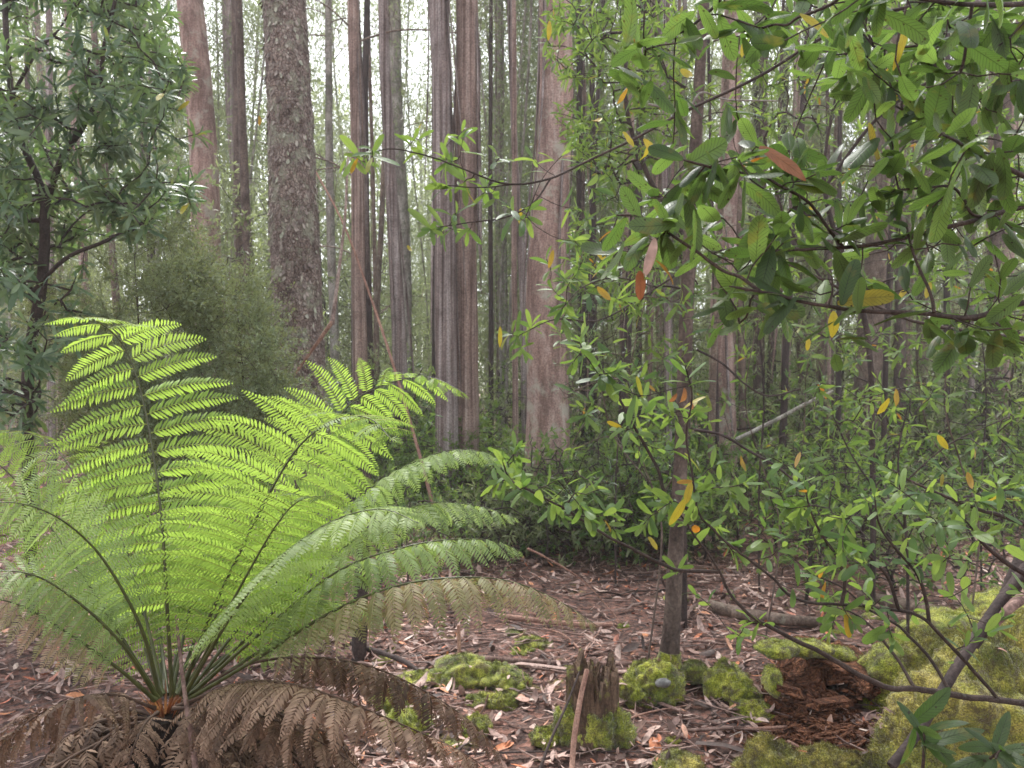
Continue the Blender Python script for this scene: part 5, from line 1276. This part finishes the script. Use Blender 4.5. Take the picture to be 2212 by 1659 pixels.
def splinter(mb, a, b, w0, w1, th=0.3, mat=0, n=6, tw=0.0):
    """a torn slab of wood from a to b"""
    a = np.asarray(a, float); b = np.asarray(b, float); t = np.linspace(0, 1, n)[:, None]
    c = a + (b - a) * t + rng.normal(size=(n, 3)) * np.linalg.norm(b - a) * 0.02
    T = nrm(b - a); s = nrm(np.cross(T, [0.1 + tw, 0.2, 1.0])); u = np.cross(s, T)
    w_ = (w0 + (w1 - w0) * t) * rng.uniform(0.75, 1.2, (n, 1))
    v = np.stack([c - s * w_, c + u * w_ * th, c + s * w_, c - u * w_ * th], 1)
    i = np.arange(n - 1)[:, None] * 4; j = np.arange(4)[None]; k = (j + 1) % 4
    mb.add(v, np.stack([i + j, i + k, i + 4 + k, i + 4 + j], -1).reshape(-1, 4), mat=mat)
    mb.add(v[0], [[3, 2, 1, 0]], mat=mat); mb.add(v[-1], [[0, 1, 2, 3]], mat=mat)

def jag_shell(mb, c0, ax, r, length, n=60, rows=26, jag=0.25, thick=0.14, mat=0, open_from=None, seed=1.0):
    """hollow torn log: outer and inner skin, ragged rim"""
    c0 = np.asarray(c0, float); ax = nrm(np.asarray(ax, float))
    u = nrm(np.cross(ax, [0, 0, 1.0] if abs(ax[2]) < 0.9 else [1.0, 0, 0])); v_ = np.cross(ax, u)
    an = np.linspace(0, 2 * math.pi, n, endpoint=False)
    q = np.stack([np.cos(an) * 2.2, np.sin(an) * 2.2, an * 0 + seed], -1)
    rim = length * (1 + jag * fbm(q * 2.0, 4) * 2 + jag * 0.5 * fbm(q * 8, 2))
    t = np.linspace(0, 1, rows)[:, None]
    def skin(k, sgn):
        h = rim[None] * t
        rr = r * k * (1 + 0.18 * fbm(np.stack([np.cos(an)[None] * 2 + 0 * h, np.sin(an)[None] * 2 + 0 * h, h * 3 + seed], -1), 4) + 0.07 * fbm(np.stack([np.cos(an)[None] * 9 + 0 * h, np.sin(an)[None] * 9 + 0 * h, h * 2], -1), 2))
        rr = rr * (1 + 0.25 * (1 - t) ** 3 * (sgn > 0))
        return c0 + ax * h[..., None] + (u * np.cos(an)[:, None] + v_ * np.sin(an)[:, None])[None] * rr[..., None]
    A = skin(1, 1); B = skin(1 - thick * 2, -1)
    i = np.arange(rows - 1)[:, None] * n; j = np.arange(n)[None]; k = (j + 1) % n
    f = np.stack([i + j, i + k, i + n + k, i + n + j], -1).reshape(-1, 4)
    mb.add(A, f, mat=mat); mb.add(B, f[:, ::-1], mat=mat)
    e = np.vstack([A[-1], B[-1]]); jj = np.arange(n); kk = (jj + 1) % n
    mb.add(e, np.stack([jj, kk, n + kk, n + jj], -1), mat=mat)
    return A

# jagged mossy stump
sx = P(1275, 829, 3.5); sb = np.array([sx[0], sx[1], float(gz(sx[0], sx[1]))])
stp = thing('tree_stump', 'rotten jagged stump with upright splinters and moss on its sides', 'stump', None, sb)
mb = MB(); jag_shell(mb, sb + [0, 0, -0.05], (0.03, 0, 1), 0.115, 0.34, jag=0.32, seed=3.3, n=72)
for i in range(30):
    a = random.random() * 6.28; r = random.uniform(0.03, 0.1); h = random.uniform(0.2, 0.34)
    b_ = sb + [math.cos(a) * r, math.sin(a) * r, 0.0]
    splinter(mb, b_, b_ + [random.uniform(-.02, .02), random.uniform(-.02, .02), h * 1.1], 0.022, 0.005, 0.5)
for (x, y) in ((1318, 1415), (1300, 1440), (1330, 1480), (1285, 1460)):
    tp_1 = P(x, y, 3.5); splinter(mb, [tp_1[0] + 0.0, 3.5, sb[2] + 0.1], tp_1, 0.014, 0.004, 0.6)
centre(mb, sb); mb.obj('wood', M['stump_wood'], stp)
mb = MB(); fb = MB()
for (dx, dy, dz, r) in ((-0.09, -0.06, 0.08, 0.07), (0.03, -0.11, 0.06, 0.08), (0.11, -0.03, 0.07, 0.07), (-0.12, 0.0, 0.03, 0.08), (0.14, -0.06, 0.02, 0.08), (0.09, -0.06, 0.12, 0.04)):
    v, nn = lump(mb, sb + np.array([dx * 0.85, dy * 0.8, dz]), [r * 0.95, r * 0.6, r * 1.35], 0.6, 3.2, 48, dx * 50); fuzz(fb, v, nn, 1800, 0.010)
centre(mb, sb); centre(fb, sb); mb.obj('moss_cover', M['moss_green'], stp); fb.obj('moss_tufts', M['moss'], stp)

# rotten hollow log and its crumbled wood
lx = P(1745, 829, 3.85); lb0 = np.array([lx[0], lx[1], float(gz(lx[0], lx[1]))])
lg = thing('rotten_log', 'hollow rotten log, red-brown and crumbling inside, with pale moss along its top', 'log', None, lb0)
mb = MB(); jag_shell(mb, P(1775, 1492, 4.2), (-0.12, -1.0, 0.05), 0.235, 0.42, jag=0.3, seed=9.1, n=80, thick=0.16)
centre(mb, lb0); mb.obj('wood', M['rot_wood'], lg)
def chunk(mb, c, r, ax=None):
    '''a broken, flat-faced block of wood'''
    v = np.array([[x, y, z] for x in (-1, 1) for y in (-1, 1) for z in (-1, 1)], float) * rng.uniform(0.55, 1.0, (8, 3)) * r
    a = random.gauss(0, 0.5); b = random.gauss(0, 0.35)
    Rz = np.array([[math.cos(a), -math.sin(a), 0], [math.sin(a), math.cos(a), 0], [0, 0, 1]]); Ry = np.array([[math.cos(b), 0, math.sin(b)], [0, 1, 0], [-math.sin(b), 0, math.cos(b)]])
    mb.add(v @ Ry.T @ Rz.T + c, [[0, 1, 3, 2], [4, 6, 7, 5], [0, 4, 5, 1], [2, 3, 7, 6], [0, 2, 6, 4], [1, 5, 7, 3]])
mb = MB()
for i in range(230):
    an = random.random() * 6.28; q = random.random() ** 0.5
    x, y = 1755 + 105 * q * math.cos(an), 1500 + 75 * q * math.sin(an)
    if ((x - 1760) / 62) ** 2 + ((y - 1458) / 30) ** 2 < 1: continue
    chunk(mb, P(x, y, random.uniform(3.72, 4.0)), np.array([random.uniform(.015, .08), random.uniform(.01, .03), random.uniform(.005, .02)]))
for x0, y0, w_ in ((1790, 1520, .13), (1700, 1490, .09), (1770, 1575, .16), (1710, 1555, .1), (1840, 1560, .09)):
    chunk(mb, P(x0, y0, 3.66), np.array([w_, .04, .02]))
centre(mb, lb0); mb.obj('broken_heartwood', M['rot_wood'], lg, smooth_=False)['kind'] = 'stuff'
mb = MB()
mb = MB(); fb = MB()
for (x, y, wd, hg, d) in ((1680, 1402, 90, 34, 3.85), (1740, 1400, 110, 36, 3.95), (1800, 1415, 90, 40, 4.05), (1850, 1450, 70, 60, 4.1), (1668, 1470, 36, 60, 3.72)):
    v, nn = lump(mb, P(x, y, d), [wd / FX * d / 2, 0.09, hg / FX * d / 2], 0.3, 2.2, 32, x); fuzz(fb, v, nn, 1500, 0.01)
centre(mb, lb0); centre(fb, lb0); mb.obj('moss_cover', M['moss'], lg); fb.obj('moss_tufts', M['moss'], lg)
mb = MB()
for i in range(420):
    x, y = random.gauss(1760, 75), random.gauss(1585, 26)
    d = min(2674 / (max(y, 1520) - CY), 3.75) - 0.05
    p = P(x, y, d); p[2] = float(gz(p[0], p[1])) + random.uniform(0.0, 0.07) * math.exp(-((x - 1755) / 90) ** 2)
    L_ = random.uniform(0.03, 0.14); a = random.gauss(0.1, 0.5)
    chunk(mb, p, np.array([L_ * 0.5, random.uniform(.006, .02), random.uniform(.004, .012)]))
lump(mb, P(1755, 1590, 3.62), [0.26, 0.2, 0.05], 0.4, 3, 60, 4)
p0 = P(1755, 829, 3.6); p0[2] = 0; centre(mb, p0)
o = mb.obj('crumbled_wood', M['rot_wood'], smooth_=False); o.location = p0; tag(o, 'pile of crumbled orange-brown rotten wood in front of the hollow log', 'wood', kind='stuff')

# ------------------------------------------------------------------ sticks, poles, logs
def stick(label, pts, r0, r1, mat='dead_wood', name='stick', cat='stick', group=None, n=8, wob=0.15):
    c = smooth(PP(pts), 12) if isinstance(pts[0], tuple) else smooth(pts, 12)
    b = c[0].copy(); mb = MB(); tube(mb, c, np.linspace(r0, r1, len(c)), n=n, wob=wob, wf=14); centre(mb, b)
    o = mb.obj(name, M[mat]); o.location = b
    return tag(o, label, cat, group)
def G(x, y, up=0.0):
    d = 2674 / (y - CY); p = P(x, y, d); p[2] = float(gz(p[0], p[1])) + up; return p
stick('reddish tan stick leaning in front of the jagged stump', [(1232, 1720, 2.95), (1240, 1600, 3.05), (1252, 1520, 3.1), (1268, 1446, 3.15)], 0.012, 0.010, 'tan_stick')
stick('thin dark stick leaning left of the tan stick by the stump', [(1158, 1690, 3.05), (1185, 1610, 3.15), (1225, 1520, 3.3), (1252, 1450, 3.4)], 0.008, 0.004, 'dark_bark')
stick('brown pole leaning across the mossy boulder from the right edge', [(1925, 1655, 2.1), (1990, 1570, 2.15), (2068, 1440, 2.25), (2140, 1330, 2.35), (2225, 1215, 2.45), (2330, 1080, 2.55)], 0.013, 0.018, 'dark_bark', 'fallen_pole', 'pole')
stick('dark slab of bark standing beside the leaning pole at the right edge', [(2110, 1400, 2.5), (2150, 1330, 2.48), (2190, 1260, 2.46), (2260, 1120, 2.5)], 0.006, 0.036, 'dark_bark', 'bark_slab', 'bark')
stick('grey broken branch stub at the right edge over the moss', [(2150, 1350, 2.3), (2185, 1310, 2.3), (2230, 1275, 2.35), (2330, 1200, 2.4)], 0.010, 0.024, 'dead_wood', 'branch_stub', 'branch')
stick('pale dead fern stalk bent low across the litter at centre', [list(G(1345, 1345, 0.03)), list(P(1260, 1255, 5.3)), list(P(1180, 1205, 5.0)), list(P(1140, 1185, 4.9))], 0.004, 0.007, 'tan_stick', 'dead_stalk', 'stalk')
stick('long thin reddish pole leaning between the trunks behind the fern', [(935, 1090, 8.0), (900, 960, 8.2), (850, 790, 8.4), (800, 640, 8.6), (740, 480, 8.8), (665, 340, 9.0)], 0.019, 0.009, 'tan_stick', 'leaning_pole', 'pole')
stick('thin bare stick leaning across the rough trunk above the fern', [(585, 880, 6.0), (650, 790, 6.0), (718, 695, 6.0)], 0.008, 0.016, 'tan_stick')
stick('long bark strip hanging down beside the leaning stick', [(752, 330, 6.4), (745, 470, 6.2), (730, 600, 6.1), (718, 700, 6.0)], 0.008, 0.017, 'red_strip', 'bark_strip', 'bark')
stick('thin brown stick standing upright behind the fern crown', [(430, 1720, 1.95), (412, 1580, 2.0), (398, 1490, 2.05), (380, 1330, 2.15)], 0.009, 0.004, 'dead_wood')
stick('pale lichened dead branch slanting up in the right background', [(1590, 950, 7.5), (1680, 905, 7.5), (1745, 870, 7.5), (1800, 845, 7.5)], 0.02, 0.016, 'pale_bark', 'dead_branch', 'branch')
stick('thin branch arching over the shrub from the slender tree', [(1500, 928, 3.0), (1560, 940, 3.0), (1620, 975, 3.0), (1680, 1010, 3.0), (1740, 1060, 3.0)], 0.006, 0.004, 'dark_bark', 'bare_branch', 'branch')
stick('thin curved bare vine between the slender tree and the pink trunk', [(1505, 755, 4.0), (1560, 785, 4.0), (1610, 830, 4.0), (1660, 855, 4.0), (1730, 840, 4.0)], 0.006, 0.004, 'dark_bark', 'bare_branch', 'branch')
stick('pale twisted dead branch crossing the slender dark tree high up', [(1400, 225, 4.1), (1480, 238, 4.1), (1515, 200, 4.1), (1570, 215, 4.2), (1680, 218, 4.2)], 0.007, 0.004, 'pale_bark', 'dead_branch', 'branch')
stick('dead grey branch lying across the litter at mid right', [list(G(1520, 1310, .03)), list(G(1640, 1330, .04)), list(G(1800, 1345, .03))], 0.05, 0.035, 'mossy_bark', 'fallen_log', 'log', n=16)
stick('fallen log half hidden behind the lower right shrub', [list(G(1860, 1290, .04)), list(G(2020, 1330, .05)), list(G(2180, 1390, .05)), list(G(2300, 1420, .05))], 0.05, 0.06, 'mossy_bark', 'fallen_log', 'log', n=16)
stick('fallen branch lying left to right behind the jagged stump', [list(G(1000, 1432, .03)), list(G(1150, 1440, .03)), list(G(1380, 1448, .02))], 0.018, 0.012, 'dead_wood', 'fallen_branch', 'branch')
stick('dark fallen branch under the drooping pale frond', [list(G(760, 1400, .03)), list(G(860, 1440, .05)), list(G(905, 1460, .03))], 0.018, 0.012, 'dark_bark', 'fallen_branch', 'branch')
stick('reddish branch lying on the litter below the pale frond', [list(G(1080, 1330, .03)), list(G(1240, 1352, .04)), list(G(1330, 1350, .03))], 0.02, 0.014, 'tan_stick', 'fallen_branch', 'branch')
stick('thin fallen branch right of the stump pointing at the rotten log', [list(G(1365, 1505, .03)), list(G(1450, 1535, .03)), list(G(1560, 1575, .02))], 0.011, 0.006, 'dead_wood', 'fallen_branch', 'branch')
stick('thin stick at the bottom edge below the rotten log', [list(G(1700, 1620, .06)), list(G(1770, 1640, .05)), list(G(1850, 1672, .04))], 0.010, 0.006, 'tan_stick', 'fallen_branch', 'branch')
stick('short upright brown stake in the litter under the pale frond', [list(G(990, 1440)), list(P(992, 1400, 4.4)), list(P(990, 1350, 4.4))], 0.012, 0.010, 'tan_stick', 'stake', 'stick')
stick('broken pale twig on the mossy rock', [list(G(1010, 1565, .03)), list(P(1040, 1540, 3.6)), list(P(1055, 1500, 3.6))], 0.006, 0.003, 'dead_wood')
stick('slim mossy-footed sapling stem under the right side of the fern', [list(G(775, 1420)), list(P(780, 1300, 4.5)), list(P(785, 1180, 4.5)), list(P(790, 1060, 4.6)), list(P(798, 800, 4.8))], 0.045, 0.03, 'dark_bark', 'sapling_stem', 'sapling', n=14)
for i in range(46):
    y = random.uniform(1190, 1650); x = random.uniform(760, 2150)
    a = random.uniform(-0.5, 0.5); g0 = G(x, y, 0.025); L_ = random.uniform(0.25, 1.1)
    if random.random() < 0.3: a = random.uniform(0.5, 2.5)
    g1 = g0 + np.array([math.cos(a) * L_, math.sin(a) * L_, 0]); gm = (g0 + g1) / 2 + rng.normal(size=3) * [0.03, 0.03, 0.0]
    for q in (g0, g1, gm): q[2] = float(gz(q[0], q[1])) + random.uniform(0.01, 0.04)
    stick('fallen twig lying among the leaf litter', [list(g0), list(gm), list(g1)], random.uniform(0.004, 0.012), 0.003, random.choice(['dead_wood', 'dead_wood', 'tan_stick', 'dark_bark']), 'fallen_twig', 'twig', 'fallen twigs on the litter', n=6)

# fallen leaves, bark flakes
def litter():
    mb = MB(); n = 40000
    d = 1.6 + 13 * rng.random(n) ** 1.15
    x = (rng.uniform(-150, 2360, n) - CX) / FX * d
    kp = fbm(np.stack([x * 1.6, d * 1.6, x * 0], -1), 3) * 1.6 + 0.62 > rng.random(n); x = x[kp]; d = d[kp]; n = len(x)
    z = gz(x, d) + rng.uniform(0.004, 0.035, n)
    o = np.stack([x, d, z], -1)
    dr = rng.normal(size=(n, 3)) * [1, 1, 0.28]
    L = rng.uniform(0.02, 0.085, n) * np.where(rng.random(n) < 0.2, 1.6, 1)
    leaves(mb, o, dr, rng.normal(size=(n, 3)) * 0.35 + [0, 0, 1.0], L, L * rng.uniform(0.22, 0.6, n), bend=rng.uniform(-1.4, 1.4, n), fold=rng.uniform(-0.4, 0.5, n), ns=4, nw=1, shape='ovate', rnd=rng.random(n) ** 1.1)
    if LIT:
        q = np.array(LIT); m = len(q); L = rng.uniform(0.02, 0.06, m)
        leaves(mb, q, rng.normal(size=(m, 3)) * [1, 1, 0.3], rng.normal(size=(m, 3)) * 0.3 + [0, 0, 1.0], L, L * 0.4, bend=rng.uniform(-1, 1, m), fold=0.2, ns=4, nw=1, shape='ovate', rnd=rng.random(m))
    for i in range(110):    # long bark strips
        dd = 2.2 + 8 * random.random(); xx = (random.uniform(100, 2300) - CX) / FX * dd; a = random.gauss(0, 0.6); L_ = random.uniform(0.3, 1.0)
        c = np.array([gnd(xx + math.cos(a) * L_ * t + 0.015 * math.sin(t * 4), dd + math.sin(a) * L_ * t, random.uniform(0.01, 0.05)) for t in np.linspace(0, 1, 9)])
        w2 = random.uniform(0.006, 0.018); sv = np.array([-math.sin(a), math.cos(a), random.uniform(-.6, .6)]) * w2
        v = np.stack([c - sv, c + [0, 0, w2 * 0.5], c + sv], 1); ii = np.arange(8)[:, None] * 3; jj = np.arange(2)[None]
        aa = np.zeros((27, 3)); aa[:, 2] = random.random() * 0.5
        mb.add(v, np.stack([ii + jj, ii + jj + 1, ii + jj + 4, ii + jj + 3], -1).reshape(-1, 4), aa)
    for i in range(1500):
        dd = 2.0 + 9 * random.random(); xx = (random.uniform(-100, 2300) - CX) / FX * dd; a = random.random() * 6.28; L_ = random.uniform(0.08, 0.4)
        p = gnd(xx, dd, random.uniform(0.01, 0.04)); q = gnd(xx + math.cos(a) * L_, dd + math.sin(a) * L_, random.uniform(0.01, 0.05))
        tube(mb, [p, (p + q) / 2 + rng.normal(size=3) * 0.01, q], [0.003, 0.003, 0.0015], n=4, rnd=random.random() * 0.6, cap=False)
    for i in range(1400):  # bark flakes
        dd = 2.0 + 8 * random.random(); xx = (random.uniform(-100, 2300) - CX) / FX * dd; a = random.gauss(0, 0.7); L_ = random.uniform(0.05, 0.25)
        p = gnd(xx, dd, random.uniform(0.01, 0.04)); q = gnd(xx + math.cos(a) * L_, dd + math.sin(a) * L_, random.uniform(0.01, 0.04))
        k = mb.n; splinter(mb, p, q, random.uniform(0.006, 0.02), 0.004, 0.15); r = random.random() * 0.75
        for arr in mb.a[-3:]: arr[:, 2] = r
    o = mb.obj('leaf_litter', M['litter']); tag(o, 'pinkish brown fallen leaves, bark flakes and twiglets covering the forest floor', 'leaf litter', kind='stuff')
litter()

spots = []
up_ = [bush_proto(1.3, 0.8, nl=3600, L=0.075, clumps=80, low=0.05, mat='far_leaf'), bush_proto(1.7, 0.8, nl=3600, L=0.09, asp=0.2, clumps=80, low=0.05, mat='grey_leaf'), bush_proto(1.1, 0.7, nl=3000, L=0.07, clumps=70, low=0.05, mat='mid_leaf')]
for i in range(80):
    d = random.uniform(8.8, 14.5); x = random.uniform(250, 2350); spots.append((px2x(x, d), d, random.uniform(0.5, 1.1) * (0.62 if x > 1200 else 1.0)))
for q in up_: q.name = 'thicket_bush'
scatter(up_, spots, 'low dense thicket bush', 'low thicket bushes beyond the litter')
# low green plants along the far edge of the litter
spots = []
lp_ = [bush_proto(0.55, 0.35, nl=420, L=0.07, clumps=26, mat='far_leaf'), bush_proto(0.9, 0.45, nl=700, L=0.06, clumps=40, mat='mid_leaf')]
for i in range(110):
    d = random.uniform(5.5, 10.5); x = random.uniform(760, 2250)
    if d < 6.6 and 900 < x < 1650: continue
    spots.append((px2x(x, d), d, random.uniform(0.6, 1.3)))
for i in range(40):
    d = random.uniform(6.8, 8.6); spots.append((px2x(random.uniform(980, 1560), d), d, random.uniform(0.8, 1.4)))
for i in range(70):
    d = random.uniform(8.5, 15); spots.append((px2x(random.uniform(300, 2300), d), d, random.uniform(1.2, 2.4)))
for q in lp_: q.name = 'ground_plant'; q['category'] = 'plant'
scatter(lp_, spots, 'low leafy plant on the litter', 'low plants along the litter edge')

# loose coloured leaves caught in the shrubs
def loose(label, x, y, d, L, dirv, mat='yellow_leaf', asp=0.4, rnd=0.3, name='hanging_leaf', bend=0.4):
    b = P(x, y, d); mb = MB()
    leaves(mb, [b], [dirv], [[0.3, -1, 0.3]], L, L * asp, bend=bend, fold=0.2, rnd=rnd, ns=10, nw=2, shape='ovate', wave=0.12, curl=0.2); centre(mb, b)
    o = mb.obj(name, M[mat]); o.location = b; tag(o, label, 'leaf')
loose('yellow leaf hanging from the top twig', 1728, 30, 1.1, 0.055, (0.9, 0, -0.5), rnd=0.2)
loose('long yellow-edged leaf hanging at the upper right', 2200 - 240, 40, 1.15, 0.075, (-0.15, 0, -1), rnd=0.3, asp=0.25)
loose('rust red leaf lying across the near twig', 1640, 318, 1.08, 0.085, (0.9, 0, -0.45), 'dry_leaf', rnd=0.3)
loose('tan curled dead leaf hanging below the near whorl', 1415, 515, 1.08, 0.055, (-0.2, 0, -1), 'litter', rnd=0.7)
loose('torn rust brown leaf hanging beside the tan one', 1382, 585, 1.1, 0.042, (0.1, 0, -1), 'dry_leaf', rnd=0.1, asp=0.6)
loose('bright yellow leaf hanging at lower centre over the litter', 1480, 1078, 1.6, 0.065, (-0.5, 0, -1), rnd=0.1)
loose('yellow leaf with an orange base beside the bright one', 1492, 1040, 1.62, 0.05, (-0.2, -.2, -1), rnd=0.5, asp=0.5)
loose('red-orange shrivelled leaf above the yellow ones', 1462, 1042, 1.6, 0.035, (1, 0, 0.1), rnd=1.0)
loose('yellow blotched leaf under the long branch', 1800, 672, 1.3, 0.045, (0.1, 0, -1), rnd=0.15, asp=0.7)
loose('pear-shaped yellow leaf in the right middle distance', 1745, 730, 2.4, 0.04, (0.1, 0, -1), rnd=0.4, asp=0.7)
loose('yellow leaf on the mid-distance spray near the thick pink trunk', 1195, 540, 2.9, 0.07, (-0.2, 0, -1), rnd=0.8)
loose('orange leaf hanging from the top spray before the pink trunk', 1187, 45, 2.9, 0.07, (0.0, 0, -1), rnd=0.4)
loose('yellow drooping leaf in front of the bark pair', 1080, 705, 2.9, 0.08, (0.05, 0, -1), rnd=0.1, asp=0.3)
for (x, y) in ((1125, 450), (1285, 535), (1290, 620), (1345, 285), (1390, 300), (1300, 255), (1610, 85), (1355, 190), (1400, 310), (1960, 620), (2010, 610), (1935, 840), (1920, 860), (1600, 985), (2025, 940), (2100, 960), (1400, 1160), (1755, 440), (2090, 1020), (1470, 150), (880, 530), (560, 250)):
    d = random.uniform(2.4, 3.4) if x > 1000 else 5.0
    b = P(x, y, d); mb = MB()
    leaves(mb, [b], [[random.uniform(-.9, .9), random.uniform(-.6, .6), -0.8]], [[random.uniform(-1, 1), -1, 0.3]], 0.066, 0.032, bend=random.uniform(-1, 1), wave=0.2, fold=0.2, rnd=random.random(), ns=6, nw=1, shape='ovate'); centre(mb, b)
    o = mb.obj('yellow_leaf', M['yellow_leaf']); o.location = b; tag(o, 'small yellow-orange dying leaf hanging in the shrubs', 'leaf', 'yellow leaves dotted through the shrubs')

for (x, y, L_, dv) in ((1478, 838, 0.05, (0.2, 0, -1)), (1462, 850, 0.035, (-0.5, 0, -1)), (1490, 868, 0.03, (0.6, 0, -0.6))):
    loose('brown shrivelled leaf on the dry shoot in front of the slender tree', x, y, 1.7, L_, dv, 'dry_leaf', rnd=0.6, bend=1.6, name='dead_leaf')
for o in C.objects:
    if o.name.startswith('dead_leaf') and o.parent is None: o['group'] = 'shrivelled leaves on the dry shoot'
# ------------------------------------------------------------------ damp air
def haze():
    x0, x1, y0, y1, z0, z1 = -75, 75, -12, 75, -3, 32
    v = [[x, y, z] for x in (x0, x1) for y in (y0, y1) for z in (z0, z1)]
    mb = MB(); mb.add(v, [[0, 1, 3, 2], [4, 6, 7, 5], [0, 4, 5, 1], [2, 3, 7, 6], [0, 2, 6, 4], [1, 5, 7, 3]])
    m, nt = mat_new('haze')
    pv = N_(nt, 'ShaderNodeVolumePrincipled', inp={'Density': 0.0026, 'Anisotropy': 0.3}); pv.inputs['Color'].default_value = (0.93, 0.93, 0.96, 1)
    o = N_(nt, 'ShaderNodeOutputMaterial'); nt.links.new(pv.outputs[0], o.inputs['Volume'])
    ob = mb.obj('haze', m, smooth_=False); ob['kind'] = 'stuff'; ob['label'] = 'thin damp forest haze filling the air between the trees'; ob['category'] = 'haze'
haze()
